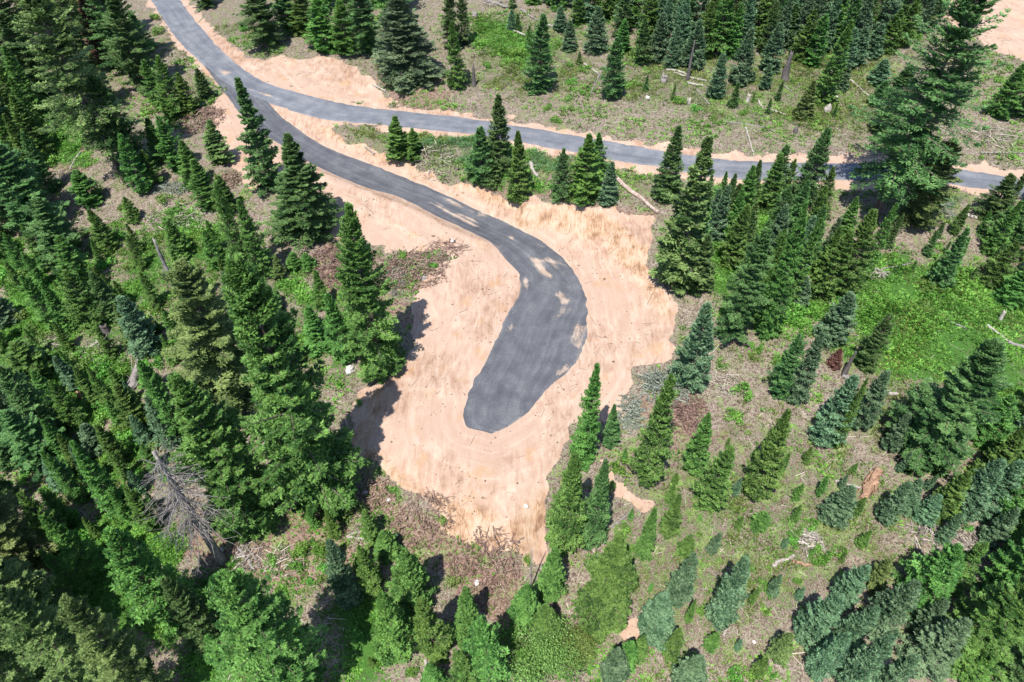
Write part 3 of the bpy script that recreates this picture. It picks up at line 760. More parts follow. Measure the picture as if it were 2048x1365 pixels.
 'H': [('F', 'fir_mid', 5, 1310, 590, 280), ('F', 'fir_dark', 60, 1470, 560, 210), ('F', 'fir_mid', 560, 1230, 870, 210), ('G', 'fir_mid', 480, 1510, 1080, 400), ('F', 'fir_mid', 750, 1075, 1030, 210), ('B', 'spruce', 550, 60, 920, 210), ('F', 'fir_mid', 330, 195, 520, 130),
       ('F', 'fir_mid', 460, 285, 640, 170), ('F', 'fir_bright', 540, 200, 850, 170), ('F', 'fir_mid', 550, 420, 970, 280), ('F', 'fir_bright', 790, 335, 1220, 280), ('F', 'fir_bright', 860, 560, 1250, 260), ('F', 'fir_mid', 830, 745, 1130, 210), ('F', 'fir_mid', 980, 870, 1400, 300),
       ('F', 'fir_mid', 1160, 740, 1440, 220), ('F', 'fir_mid', 330, 1775, 630, 135), ('F', 'fir_mid', 260, 1920, 500, 140), ('F', 'fir_mid', 490, 2015, 630, 115), ('B', 'spruce', 610, 1965, 910, 190), ('B', 'spruce', 840, 1840, 1135, 250), ('F', 'fir_mid', 1070, 1740, 1220, 120),
       ('F', 'fir_mid', 1040, 1930, 1230, 140), ('F', 'fir_grey', 1190, 2000, 1450, 220), ('B', 'spruce', 1160, 1600, 1380, 200), ('F', 'fir_mid', 900, 1200, 1130, 200), ('F', 'fir_bright', 1110, 1660, 1300, 150), ('F', 'fir_mid', 1230, 560, 1420, 180)],
 'I': [('F', 'fir_mid', -40, 190, 370, 230), ('F', 'fir_mid', -240, 480, 285, 250), ('F', 'fir_mid', 345, 490, 465, 115), ('B', 'spruce', 210, 920, 435, 195), ('B', 'spruce', 190, 1225, 435, 155), ('B', 'spruce', 170, 1330, 375, 140), ('B', 'spruce', 250, 1455, 425, 160), ('F', 'fir_mid', 480, 55, 615, 105),
       ('B', 'spruce', 630, 265, 1030, 215), ('B', 'spruce', 660, 965, 910, 180), ('F', 'fir_olive', 635, 1160, 810, 145), ('B', 'spruce', 820, 770, 1140, 250), ('F', 'spruce', 890, 980, 1160, 180), ('B', 'spruce', 1050, 825, 1320, 190), ('B', 'spruce', 1090, 1010, 1410, 240), ('B', 'spruce', 1180, 1190, 1430, 200),
       ('B', 'spruce', 770, 1165, 1100, 250), ('F', 'fir_mid', 540, 1400, 920, 290), ('F', 'fir_mid', 540, 1570, 850, 210), ('F', 'fir_olive', 1055, 590, 1230, 140), ('B', 'spruce', 40, 1640, 420, 220), ('B', 'spruce', 60, 1780, 400, 230), ('F', 'fir_mid', -20, 1900, 420, 230), ('F', 'fir_mid', 20, 2040, 480, 230),
       ('G', 'fir_mid', 690, 1680, 1290, 430), ('G', 'fir_mid', 330, 1900, 950, 380), ('F', 'fir_grey', 960, 1440, 1290, 330), ('F', 'fir_bright', 1180, 1690, 1380, 210), ('F', 'fir_mid', 560, 2050, 950, 250), ('B', 'spruce', 870, 1430, 1080, 170), ('F', 'fir_dark', 1080, 1900, 1420, 280), ('F', 'fir_mid', 120, 1540, 420, 200),
       ('B', 'spruce', 1200, 80, 1420, 200), ('F', 'fir_mid', 860, 80, 1000, 60)],
}
trees = []


def add_tree(kind, mt, base, h, r):
    trees.append(dict(kind=kind, mat=mt, p=np.asarray(base, float), h=float(h), r=float(r)))


def height_for(p, vtip):
    lo, hi = 0.3, min(48.0, CAMZ - p[2] - 6)
    for _ in range(30):
        m = 0.5 * (lo + hi)
        if project(p + np.array([0, 0, m]))[1] > vtip: lo = m
        else: hi = m
    return 0.5 * (lo + hi)


rows = []
for tl, L_ in INV.items():
    ox, oy = TILES[tl]
    for kd, mt, tv, bu, bv, wd in L_:
        rows.append((kd, mt, oy + tv * TS, ox + bu * TS, oy + bv * TS, wd * TS))
bases = ground([(r_[3], r_[4] - 0.26 * r_[5]) for r_ in rows])
for r_, p in zip(rows, bases):
    h = height_for(p, r_[2])
    dep = project(p + np.array([0, 0, 0.3 * h]))[2]
    rad = 0.5 * r_[5] * dep / F
    h = max(h, rad * 1.5)
    add_tree(r_[0], r_[1], p, h, rad)

# stands too thick to measure tree by tree
FILL = [([(1100, -30), (1900, -30), (1860, 66), (1790, 108), (1700, 118), (1640, 118), (1560, 108), (1440, 120), (1330, 105), (1260, 80), (1190, 55), (1110, 20)], 200, (8, 12), ['fir_mid', 'spruce', 'spruce', 'fir_dark', 'spruce', 'fir_mid'], 1.75, 'F'),
        ([(480, -40), (900, -60), (900, 20), (700, 60), (600, 60)], 22, (8, 14), ['fir_mid', 'fir_dark', 'fir_bright'], 2.4, 'F'),
        ([(0, 20), (230, 20), (260, 160), (100, 200), (0, 160)], 10, (14, 22), ['fir_dark', 'fir_olive'], 4.5, 'D'),
        ([(0, 200), (80, 220), (110, 420), (60, 480), (0, 480)], 16, (6, 12), ['fir_mid', 'fir_dark', 'fir_bright'], 3.0, 'F'),
        ([(1950, 420), (2060, 400), (2060, 620), (1990, 560)], 8, (4, 8), ['fir_mid', 'fir_dark'], 2.6, 'F'),
        ([(1960, 860), (2060, 840), (2060, 1360), (1960, 1360)], 14, (5, 10), ['fir_mid', 'spruce', 'fir_mid'], 2.6, 'F'),
        ([(0, 850), (120, 850), (160, 1000), (0, 1010)], 6, (8, 14), ['fir_dark', 'fir_mid'], 3.0, 'F'),
        ([(1400, 420), (1480, 400), (1640, 430), (1660, 560), (1600, 640), (1440, 560)], 24, (5, 9), ['fir_dark', 'fir_mid', 'fir_dark', 'spruce'], 2.0, 'F'),
        ([(1240, 900), (1700, 880), (1760, 1060), (1640, 1360), (1260, 1360)], 34, (1.3, 3.6), ['fir_mid', 'fir_bright', 'spruce', 'fir_mid'], 2.0, 'F'), ([(1700, 490), (2048, 450), (2048, 600), (1900, 560), (1760, 560)], 14, (1.5, 4.5), ['fir_mid', 'fir_dark'], 2.0, 'F'),
        ([(0, 500), (450, 480), (480, 640), (260, 800), (0, 700)], 34, (1.5, 6), ['fir_mid', 'fir_bright', 'fir_mid'], 2.0, 'F'), ([(90, 760), (330, 800), (330, 1120), (90, 1120)], 22, (2.5, 7), ['fir_mid', 'fir_bright', 'fir_bright', 'spruce'], 2.0, 'F'),
        ([(1240, 120), (1780, 130), (1780, 240), (1500, 250), (1250, 190)], 10, (1.0, 3.0), ['fir_mid', 'fir_dark'], 2.5, 'F'), ([(1750, 900), (2048, 860), (2048, 1100), (1850, 1080)], 12, (2.5, 6), ['fir_mid', 'spruce'], 2.0, 'F'), ([(620, 1050), (820, 1100), (900, 1300), (680, 1350)], 8, (2, 5), ['fir_mid', 'fir_bright'], 2.0, 'F')]
g2 = np.random.default_rng(99)
for poly, n, (h0, h1), ms_, spc, kd in FILL:
    q = wpoly(poly); lo = q.min(0); hi = q.max(0); c = 0; k = 0
    while c < n and k < 3000:
        k += 1
        x, y = g2.uniform(lo, hi)
        if not in_poly(np.array([x]), np.array([y]), q)[0]: continue
        if any(math.hypot(x - t_['p'][0], y - t_['p'][1]) < spc for t_ in trees): continue
        h = g2.uniform(h0, h1)
        add_tree(kd, ms_[g2.integers(len(ms_))], (x, y, float(hgt(x, y))), h, h * g2.uniform(0.16, 0.22)); c += 1

# leave out trees of which nothing shows: a coarse front-to-back coverage test
SW, SH = 512, 341
cov = np.zeros((SH, SW), bool); gx, gy = np.meshgrid((np.arange(SW) + 0.5) * 4, (np.arange(SH) + 0.5) * 4.003)
for t_ in sorted(trees, key=lambda a: project(a['p'])[2]):
    u0, v0, d0 = project(t_['p']); u1, v1, d1 = project(t_['p'] + np.array([0, 0, t_['h']]))
    wb = t_['r'] * 0.93 * F / d0; ax = np.array([u1 - u0, v1 - v0]); L_ = math.hypot(*ax); ax /= L_
    s_ = (gx - u0) * ax[0] + (gy - v0) * ax[1]; q_ = np.abs((gx - u0) * -ax[1] + (gy - v0) * ax[0])
    m_ = (s_ > -0.5 * wb) & (s_ < L_) & (q_ < wb * np.clip(1 - s_ / L_, 0, 1) ** 0.8)
    t_['vis'] = int((m_ & ~cov).sum()); t_['area'] = max(1, (s_ > -1e9).sum() and math.pi * 0.25 * wb * L_ / 16)
    cov |= m_ & (q_ < 0.8 * wb * np.clip(1 - s_ / L_, 0, 1))
n0 = len(trees)
trees = [t_ for t_ in trees if t_['vis'] >= 8 and t_['vis'] > 0.05 * t_['area']]
print('trees kept', len(trees), 'of', n0)

# ------------------------------------------------------------------ words that single a thing out
ANCH = [(150, 60, 'in the dark stand at the top left'), (380, 200, 'on the bank left of the road fork'), (60, 250, 'at the left edge below the dark stand'), (320, 320, 'near the red slash left of the spur road'),
        (560, 380, 'beside the spur road below the fork'), (540, 50, 'above the sandy cut of the upper road'), (760, 80, 'in the stand above the upper road cut'), (1060, 110, 'in the open meadow above the upper road'),
        (1130, 20, 'at the left end of the top stand'), (1230, 30, 'left of centre in the top stand'), (1330, 30, 'just left of the middle of the top stand'), (1430, 30, 'in the middle of the top stand'), (1530, 30, 'just right of the middle of the top stand'), (1630, 30, 'right of centre in the top stand'), (1730, 40, 'near the right end of the top stand'), (1820, 40, 'at the right end of the top stand'), (1450, 160, 'along the lower edge of the top stand'), (1700, 180, 'on the grassy slope above the upper road'), (1860, 180, 'by the giant fir above the upper road'),
        (820, 290, 'on the strip between the two roads'), (1000, 330, 'in the clump between the two roads'), (1180, 370, 'above the sandy cut between the roads'), (1360, 440, 'at the right rim of the sandy pad'),
        (1540, 480, 'in the grove right of the sandy pad'), (1700, 440, 'below the upper road near the giant fir'), (1980, 480, 'at the right edge below the upper road'), (1640, 690, 'left of the bright fern field'), (1860, 850, 'below the bright fern field'),
        (1300, 860, 'beside the grey slash pile'), (1150, 980, 'at the lower right rim of the sandy pad'), (1430, 960, 'on the dry slope right of the pad'), (1680, 960, 'near the orange rotten log'), (1960, 1000, 'in the thicket at the right edge'),
        (1420, 1200, 'on the lower slope right of the pad'), (1680, 1200, 'among the blue spruces at lower right'), (1920, 1250, 'in the bottom right corner'), (1180, 1250, 'below the tip of the sandy pad'), (840, 1240, 'in the grove at bottom centre'),
        (580, 1250, 'beside the deep shadow at the bottom'), (350, 1150, 'below the bare grey snag'), (120, 1200, 'in the bottom left corner'), (350, 720, 'on the left slope below the clearing'), (600, 850, 'at the left rim of the sandy pad'),
        (160, 560, 'on the brown slope at the left'), (60, 760, 'by the bare dead tree at the left edge'), (200, 950, 'in the thicket left of the bare snag'), (500, 520, 'on the slope left of the brown slash')]
ORD = ['leftmost', 'second', 'third', 'fourth', 'fifth', 'sixth', 'seventh', 'eighth', 'ninth', 'tenth', 'eleventh', 'twelfth', 'thirteenth', 'fourteenth', 'fifteenth', 'sixteenth', 'seventeenth', 'eighteenth', 'nineteenth', 'twentieth', 'twenty-first', 'twenty-second', 'twenty-third', 'twenty-fourth']


def place(p):
    u, v, _ = project(np.asarray(p))
    k = min(range(len(ANCH)), key=lambda i: math.hypot(ANCH[i][0] - u, 1.25 * (ANCH[i][1] - v)))
    return ANCH[k][2], float(u)


def label_all(items):
    """items: (object, look, position); look-alikes at one place are told apart left to right"""
    d = {}
    for o, look, p in items:
        ph, u = place(p); d.setdefault((look, ph), []).append((u, o))
    for (look, ph), L_ in d.items():
        L_.sort(key=lambda a: a[0])
        for i, (u, o) in enumerate(L_):
            if len(L_) == 1: o['label'] = f'{look} {ph}'
            elif i == len(L_) - 1: o['label'] = f'{look} {ph}, rightmost'
            elif i == 0: o['label'] = f'{look} {ph}, leftmost'
            else: o['label'] = f'{look} {ph}, {ORD[min(i, 23)]} from left'


COLW = dict(fir_mid='green', fir_bright='bright green', fir_dark='dark green', fir_olive='olive', fir_grey='grey-green', spruce='blue-green')
NAMES = dict(F='fir_tree', B='spruce_tree', G='fir_tree', D='fir_tree', S='fir_tree', K='fir_tree')
items = []
g3 = np.random.default_rng(5)
for i, t_ in enumerate(trees):
    kd = t_['kind']
    if kd == 'F' and t_['h'] > 17: kd = 'G'
    if kd == 'F' and t_['mat'] == 'spruce': kd = 'B'
    pr = PR[kd][int(g3.integers(len(PR[kd])))]
    u, v, dep = project(t_['p'])
    sap = t_['h'] < 4.8
    root = link('tree_sapling' if sap else NAMES[kd], None)
    root.empty_display_size = 0.3
    root.location = t_['p'] - np.array([0, 0, 0.05])
    root.rotation_euler = (g3.normal(0, 0.025), g3.normal(0, 0.025), g3.uniform(0, 6.28))
    sr = t_['r'] / pr['R'] * 0.93
    root.scale = (sr, sr * g3.uniform(0.94, 1.06), t_['h'] / pr['H'])
    for nm in ('trunk', 'limbs', 'crown'):
        if nm == 'limbs' and t_['h'] < 5: continue
        o = link(nm, pr[nm], root)
        if nm == 'limbs': o['kind'] = 'stuff'
        if nm == 'crown':
            o.material_slots[0].link = 'OBJECT'; o.material_slots[0].material = M[t_['mat']]
    h = t_['h']
    sz = 'towering' if h > 24 else 'tall' if h > 15 else 'mid-sized' if h > 8 else 'small' if h > 4.8 else ''
    sp_n = ('spruce' if kd == 'B' else 'fir') + (' sapling' if sap else '')
    root['category'] = 'tree'
    root['group'] = 'conifer saplings' if sap else 'spruces on the slope' if kd == 'B' else 'firs on the slope'
    items.append((root, f"{sz} {COLW[t_['mat']]} {sp_n}".strip(), t_['p']))
label_all(items)
print('trees', len(trees), sum(1 for o_, l_, p_ in items if o_.name.startswith('fir_tree')), round(time.time() - T0, 1))
#==PART3==

# ------------------------------------------------------------------ bare snags and dead trees
def bare_tree(seed, H, r0, nb, z0, z1, Lf, sub=5, up=-0.25, top=0.35, bend=0.0):
    g = np.random.default_rng(seed)
    zt = np.linspace(-0.5, H, 12)
    P = np.stack([bend * H * (zt / H) ** 2 * 0.1 + 0.04 * r0 * g.normal(size=12).cumsum(), 0.04 * r0 * g.normal(size=12).cumsum(), zt], -1)
    trunk = tube(P, np.interp(zt, [-0.5, 0.5, H], [r0 * 1.35, r0, r0 * top]), 9, True, 0.10, g)
    trunk[0][11 * 9:12 * 9, 2] += g.uniform(-0.9, 0.9, 9) * r0 * (0.4 + top); trunk[0][-1, 2] -= 0.5 * r0
    z = g.uniform(z0 * H, z1 * H, nb); az = g.uniform(0, 6.283, nb)
    L = Lf * H * g.uniform(0.4, 1.1, nb) * (1.15 - 0.7 * (z / H - z0) / (z1 - z0 + 1e-6))
    e = up + g.normal(0, 0.25, nb)
    c = np.stack([np.interp(z, zt, P[:, 0]), np.interp(z, zt, P[:, 1]), z], -1)
    pts = [c]; d = np.stack([np.cos(az) * np.cos(e), np.sin(az) * np.cos(e), np.sin(e)], -1)
    for k in range(3):
        d = unit(d + g.normal(0, 0.16, (nb, 3)) + np.array([0, 0, -0.10 if k < 2 else 0.12]))
        pts.append(pts[-1] + d * L[:, None] / 3)
    V = []; Fq = []; n = 0
    rb = (r0 * 0.105 * (0.5 + L / L.max()))
    for k in range(3):
        v, f = prisms(pts[k], pts[k + 1], rb * (1 - k * 0.3), rb * (0.7 - k * 0.3) + 0.004, 4); V.append(v); Fq.append(f + n); n += len(v)
    for k in range(sub):
        s = g.uniform(0.3, 3.0, nb); i = np.clip(s.astype(int), 0, 2); fr = (s - i)[:, None]
        a = np.choose(i[:, None], [pts[0], pts[1], pts[2]]) * (1 - fr) + np.choose(i[:, None], [pts[1], pts[2], pts[3]]) * fr
        b = a + unit(d + g.normal(0, 0.6, (nb, 3))) * (L * g.uniform(0.15, 0.4, nb))[:, None]
        v, f = prisms(a, b, rb * 0.4, rb * 0.12 + 0.003, 3)
        q = np.array(f); V.append(v); Fq.append(q + n); n += len(v)
    return trunk, (np.vstack(V), np.vstack(Fq))


def T(tl, x, y): return (TILES[tl][0] + x * TS, TILES[tl][1] + y * TS)


def snag(name, label, base, tip_v, width, mat_, seed, cat='snag', group=None, branches=None):
    p = ground([base])[0]; h = height_for(p, tip_v)
    dep = project(p + np.array([0, 0, 0.3 * h]))[2]; r = 0.5 * width * dep / F
    tk, br = bare_tree(seed, h, r, **(branches or dict(nb=6, z0=0.5, z1=0.95, Lf=0.10, sub=1)))
    root = link(name, None, category=cat, label=label)
    root.location = p; root.rotation_euler = (0, 0, seed * 1.3)
    if group: root['group'] = group
    link('trunk', qmesh('snag_trunk', tk[0], tk[1], [M[mat_]], True), root)
    link('branches', mesh('snag_branches', br[0], br[1], [M['snag_bough' if cat != 'stump' else mat_]]), root, kind='stuff')
    return root


snag('dead_snag', 'tall bare grey snag with drooping branches at lower left', T('G', 1300, 640), T('G', 0, 0)[1], 20, 'dead_wood', 11, branches=dict(nb=150, z0=0.40, z1=0.97, Lf=0.24, sub=8, up=-0.40))
snag('dead_tree', 'bare grey dead tree with dense fine branches at left edge', T('D', 60, 960), T('D', 0, 560)[1], 8, 'dead_wood', 12, cat='tree', branches=dict(nb=220, z0=0.08, z1=0.98, Lf=0.22, sub=6, up=-0.4, top=0.15))
snag('broken_snag', 'broken charred snag in the meadow above the upper road', T('B', 785, 505), T('B', 0, 375)[1], 9, 'charred', 13, group='broken snags')
snag('broken_snag', 'thick leaning charred snag below the top right stand', T('C', 645, 465), T('C', 0, 305)[1], 15, 'charred', 14, group='broken snags')
snag('broken_snag', 'thin dark snag left of the thick charred snag', T('C', 80, 465), T('C', 0, 240)[1], 7, 'charred', 15, group='broken snags')
snag('broken_snag', 'dark splintered snag left of the bright fern field', T('F', 995, 880), T('F', 0, 740)[1], 10, 'charred', 16, group='broken snags')
snag('broken_snag', 'grey dead spire above the big olive fir on the left slope', T('D', 1030, 380), T('D', 0, 85)[1], 11, 'dead_wood', 17, group='broken snags', branches=dict(nb=40, z0=0.3, z1=0.95, Lf=0.13, sub=4))
snag('dead_pole', 'slim pale dead pole below the tip of the sandy pad', T('H', 1112, 810), T('H', 0, 550)[1], 4, 'pale_wood', 18, cat='dead pole', branches=dict(nb=10, z0=0.3, z1=0.95, Lf=0.08, sub=1))
for (tl, x, y, w_, hp, mt, lb) in [('B', 1895, 480, 40, 40, 'dead_wood', 'grey stump in the grass below the top stand'), ('C', 430, 595, 26, 40, 'pale_wood', 'pale stump on the grassy slope left of the slanting olive fir'),
                                   ('C', 900, 650, 40, 26, 'pale_wood', 'splintered pale stump right of the slanting olive fir'), ('C', 710, 775, 24, 24, 'charred', 'small dark stump on the litter above the upper road'), ('C', 85, 605, 26, 26, 'pale_wood', 'pale stump at the left end of the grassy slope'),
                                   ('D', 625, 625, 46, 40, 'charred', 'dark stump under the row of firs on the left slope'), ('D', 480, 1005, 26, 26, 'rot_wood', 'brown stump in the green brush at the left'), ('B', 790, 95, 36, 20, 'dead_wood', 'low grey stump at the top of the meadow'), ('F', 1905, 560, 22, 50, 'pale_wood', 'bleached broken stump at the right of the fern field')]:
    snag('tree_stump', lb, T(tl, x, y), T(tl, x, y - hp)[1], w_ * TS, mt, int(x) % 97, cat='stump', group='stumps on the slope', branches=dict(nb=5, z0=0.1, z1=0.6, Lf=0.5, sub=0, top=0.8))


# red-brown dead conifers
def extra_conifer(kd, mt, tipv, bu, bv, wd, label):
    p = ground([(bu, bv - 0.26 * wd)])[0]; h = height_for(p, tipv); dep = project(p + np.array([0, 0, 0.3 * h]))[2]
    pr = PR[kd][0]; root = link('dead_fir', None, category='tree', label=label)
    root.location = p; s_ = 0.5 * wd * dep / F / pr['R']; root.scale = (s_, s_, h / pr['H'])
    for nm in ('trunk', 'limbs', 'crown'):
        o = link(nm, pr[nm], root)
        if nm == 'limbs': o['kind'] = 'stuff'
        if nm == 'crown': o.material_slots[0].link = 'OBJECT'; o.material_slots[0].material = M[mt]


a_ = T('A', 640, 420)
extra_conifer('S', 'dead_red', T('A', 0, -60)[1], a_[0], a_[1], 62, 'rust-brown dead fir in the dark stand at the top left')
a_ = T('F', 930, 850)
extra_conifer('F', 'dead_red', T('F', 0, 725)[1], a_[0], a_[1], 30, 'small rust-red dead fir left of the bright fern field')

# ------------------------------------------------------------------ fallen logs
LOGS = [('B', 1605, 1045, 1860, 1255, 28, 'log_bark'), ('B', 1110, 960, 1155, 1040, 22, 'pale_wood'), ('B', 1430, 380, 1510, 440, 14, 'pale_wood'), ('B', 1540, 395, 1465, 555, 9, 'dead_wood'), ('B', 1910, 415, 2040, 445, 15, 'pale_wood'),
        ('B', 1060, 60, 1160, 125, 11, 'dead_wood'), ('B', 1000, 175, 1085, 212, 14, 'pale_wood'), ('B', 1205, 150, 1265, 172, 13, 'pale_wood'), ('B', 850, 8, 980, 50, 20, 'dead_wood'), ('B', 195, 500, 265, 540, 13, 'pale_wood'), ('B', 145, 865, 205, 905, 12, 'dead_wood'),
        ('C', 0, 430, 190, 478, 13, 'pale_wood'), ('C', 80, 487, 170, 507, 14, 'pale_wood'), ('C', 130, 530, 205, 615, 10, 'dead_wood'), ('C', 550, 640, 660, 682, 15, 'pale_wood'), ('C', 490, 590, 522, 640, 12, 'pale_wood'), ('C', 420, 750, 465, 915, 10, 'pale_wood'), ('C', 300, 715, 600, 775, 8, 'dead_wood'),
        ('C', 1030, 470, 1160, 575, 10, 'pale_wood'), ('C', 1790, 897, 2060, 905, 13, 'dead_wood'), ('C', 1705, 1258, 1765, 1285, 24, 'pale_wood'), ('C', 845, 1205, 830, 1310, 20, 'pale_wood'), ('C', 640, 500, 690, 540, 9, 'dead_wood'),
        ('D', 450, 770, 620, 665, 13, 'pale_wood'), ('D', 770, 965, 835, 760, 44, 'dead_wood'), ('D', 710, 1215, 738, 1050, 30, 'dead_wood'), ('D', 210, 1015, 320, 1075, 9, 'pale_wood'), ('D', 600, 690, 640, 720, 9, 'pale_wood'),
        ('F', 1145, 275, 1385, 230, 14, 'dead_wood'), ('F', 1150, 970, 1305, 1003, 28, 'pale_wood'), ('F', 1620, 1065, 1835, 1108, 32, 'pale_wood'), ('F', 1830, 590, 1960, 690, 16, 'pale_wood'), ('F', 1950, 690, 2060, 725, 22, 'dead_wood'), ('F', 985, 890, 1070, 945, 30, 'dead_wood'), ('F', 1590, 560, 1700, 605, 12, 'dead_wood'),
        ('I', 1190, 110, 1105, 290, 50, 'rot_wood'), ('I', 940, 170, 1090, 210, 17, 'pale_wood'), ('I', 570, 665, 700, 605, 22, 'pale_wood'), ('I', 690, 640, 800, 670, 22, 'rot_wood'), ('I', 290, 1080, 305, 1035, 16, 'pale_wood'),
        ('H', 40, 500, 148, 506, 14, 'pale_wood'), ('H', 40, 490, 125, 465, 12, 'pale_wood'), ('H', 1585, 445, 1705, 350, 15, 'dead_wood'), ('H', 500, 1215, 512, 1305, 20, 'pale_wood'), ('A', 470, 895, 405, 1000, 9, 'pale_wood'), ('A', 285, 1030, 385, 1042, 9, 'pale_wood'), ('I', 1900, 1215, 1960, 1260, 12, 'pale_wood'), ('G', 1395, 560, 1490, 690, 20, 'dead_wood')]
LW = dict(log_bark='long reddish-grey bark log', pale_wood='bleached fallen log', dead_wood='weathered grey fallen log', rot_wood='orange-brown rotten log')
litems = []
ends = ground([T(l[0], l[1], l[2]) for l in LOGS] + [T(l[0], l[3], l[4]) for l in LOGS])
for i, l in enumerate(LOGS):
    a, b = ends[i].copy(), ends[i + len(LOGS)].copy()
    r = max(0.07, 0.5 * l[5] * TS * project(a)[2] / F)
    n = 9
    s_ = np.linspace(0, 1, n)[:, None]
    P_ = a * (1 - s_) + b * s_
    P_[:, 2] = np.maximum(hgt(P_[:, 0], P_[:, 1]), P_[:, 2] * 0.0 - 99) + r * 0.7
    P_[:, 2] = smooth_line(P_, 3)[:, 2]
    g = np.random.default_rng(900 + i)
    d_ = unit(b - a); sd_ = unit(np.cross(d_, [0, 0, 1.0]))
    P_ += sd_ * (g.normal(0, 0.35, (n, 1)) * r)
    mid = P_.mean(0)
    V_, F_ = tube(P_ - mid, np.linspace(r, r * 0.72, n) * g.uniform(0.85, 1.1, n), 8, True, 0.13, g)
    root = link('fallen_log', None, category='log', group='fallen logs'); root.location = mid
    link('stem', qmesh('log_stem', V_, F_, [M[l[6]]], False), root)
    k = 3 + int(np.linalg.norm(b - a) // 2)
    tt = g.uniform(0.15, 0.95, k); c_ = np.stack([np.interp(tt, s_[:, 0], P_[:, q_]) for q_ in range(3)], -1) - mid
    dd = unit(d_ * 0.7 + sd_ * g.choice([-1, 1], (k, 1)) + np.array([0, 0, 1.0]) * g.uniform(0, 0.8, (k, 1)))
    for q_ in range(k):
        v_, f_ = prisms(c_[q_:q_ + 1], c_[q_:q_ + 1] + dd[q_:q_ + 1] * g.uniform(0.3, 1.1), min(r * 0.2, 0.05), min(r * 0.05, 0.015), 4)
        link('branch_stub', mesh('log_stub', v_, f_, [M[l[6]]]), root)
    if l[5] > 40:                                          # rotten through: long splinters peel off the stem
        for q_ in range(26):
            t0 = g.uniform(0, 0.8); o_ = P_[0] * (1 - t0) + P_[-1] * t0 - mid + sd_ * g.uniform(-1.15, 1.15) * r + np.array([0, 0, g.uniform(-0.3, 0.7) * r])
            v_, f_ = prisms(o_[None], (o_ + unit(d_ + sd_ * g.normal(0, 0.25) + np.array([0, 0, g.normal(0.02, 0.1)])) * g.uniform(0.6, 1.8))[None], g.uniform(0.05, 0.13), 0.02, 4)
            link('splinter', mesh('log_splinter', v_, f_, [M[l[6]]]), root)
    litems.append((root, LW[l[6]], mid))
label_all(litems)

# ------------------------------------------------------------------ slash and brush piles
PILES = [('A', 1180, 700, 270, 190, 'slash_brown', 'slash_brown', 'red-brown slash pile left of the spur road', 1.0), ('A', 1350, 1060, 150, 100, 'slash_brown', 'slash_brown', 'small brown slash heap beside the slender spur-road fir', 0.6),
         ('B', 560, 930, 250, 150, 'twig', None, 'grey twig heap on the strip between the roads', 0.9), ('D', 1950, 240, 300, 260, 'slash_brown', 'slash_brown', 'red-brown slash left of the tall pad-side fir', 0.7), ('E', 420, 260, 430, 240, 'slash_brown', 'slash_brown', 'brown slash strewn right of the tall pad-side fir', 0.5),
         ('E', 620, 140, 260, 110, 'slash_brown', None, 'loose brown roots at the upper left of the pad', 0.3), ('E', 1920, 950, 360, 190, 'slash_grey', 'slash_grey', 'grey-green pile of cut boughs right of the pad', 1.6), ('E', 1700, 1100, 150, 200, 'slash_grey', 'slash_grey', 'grey bough heap spilling toward the pad', 0.8), ('F', 60, 1090, 260, 280, 'slash_brown', 'slash_brown', 'reddish slash right of the grey-green bough pile', 0.5),
         ('H', 480, 390, 360, 210, 'slash_brown', 'slash_brown', 'brown slash along the lower left rim of the pad', 0.4), ('H', 850, 640, 420, 260, 'slash_brown', 'slash_brown', 'brown slash apron below the tip of the pad', 0.4), ('H', 890, 850, 240, 260, 'slash_brown', None, 'strewn brown roots beneath the pad apron', 0.3), ('H', 220, 260, 220, 140, 'slash_brown', 'slash_brown', 'small brown heap at the left corner of the pad', 0.3),
         ('I', 1540, 460, 380, 130, 'pale_stick', None, 'pale splintered wood pile below the orange log', 0.5), ('I', 1780, 545, 220, 110, 'pale_stick', None, 'pale sticks at the right end of the splintered pile', 0.5), ('I', 795, 520, 170, 90, 'pale_stick', None, 'small pale stick heap on the dry slope', 0.35), ('F', 290, 920, 160, 170, 'twig', None, 'pale grey brush beside the blue-green pad spruce', 0.4),
         ('C', 1590, 1240, 105, 115, 'slash_grey', None, 'dark grey round brush pile below the upper road', 0.9), ('C', 1900, 800, 260, 140, 'twig', None, 'grey brush strewn right of the giant fir', 0.5), ('A', 1000, 1110, 220, 70, 'slash_grey', 'slash_grey', 'cut grey-green fir top lying below young firs', 0.35), ('A', 340, 1040, 130, 100, 'twig', None, 'pale sticks under the bare-trunked tall fir', 0.3),
         ('A', 1050, 1290, 380, 130, 'twig', None, 'long spread of pale sticks on the left slope', 0.25), ('G', 1450, 610, 170, 140, 'pale_stick', None, 'pale splinters at the foot of the bare snag', 0.35), ('G', 1650, 640, 260, 130, 'twig', None, 'stick litter right of the bare snag foot', 0.25), ('I', 1990, 1270, 170, 230, 'pale_stick', None, 'pale brush in the bottom right corner', 0.4),
         ('F', 1180, 285, 110, 70, 'pale_stick', None, 'grey root fan of the log above fern field', 0.5), ('B', 920, 20, 180, 50, 'twig', None, 'grey log litter at the top of the meadow', 0.5), ('D', 620, 740, 330, 150, 'twig', None, 'pale stick litter across the left slope', 0.25), ('D', 330, 680, 160, 90, 'twig', None, 'pale sticks below the paired firs at left', 0.25), ('E', 330, 330, 120, 200, 'slash_grey', None, 'grey brush against the tall pad-side fir', 0.6)]
pc = ground([T(p_[0], p_[1], p_[2]) for p_ in PILES])
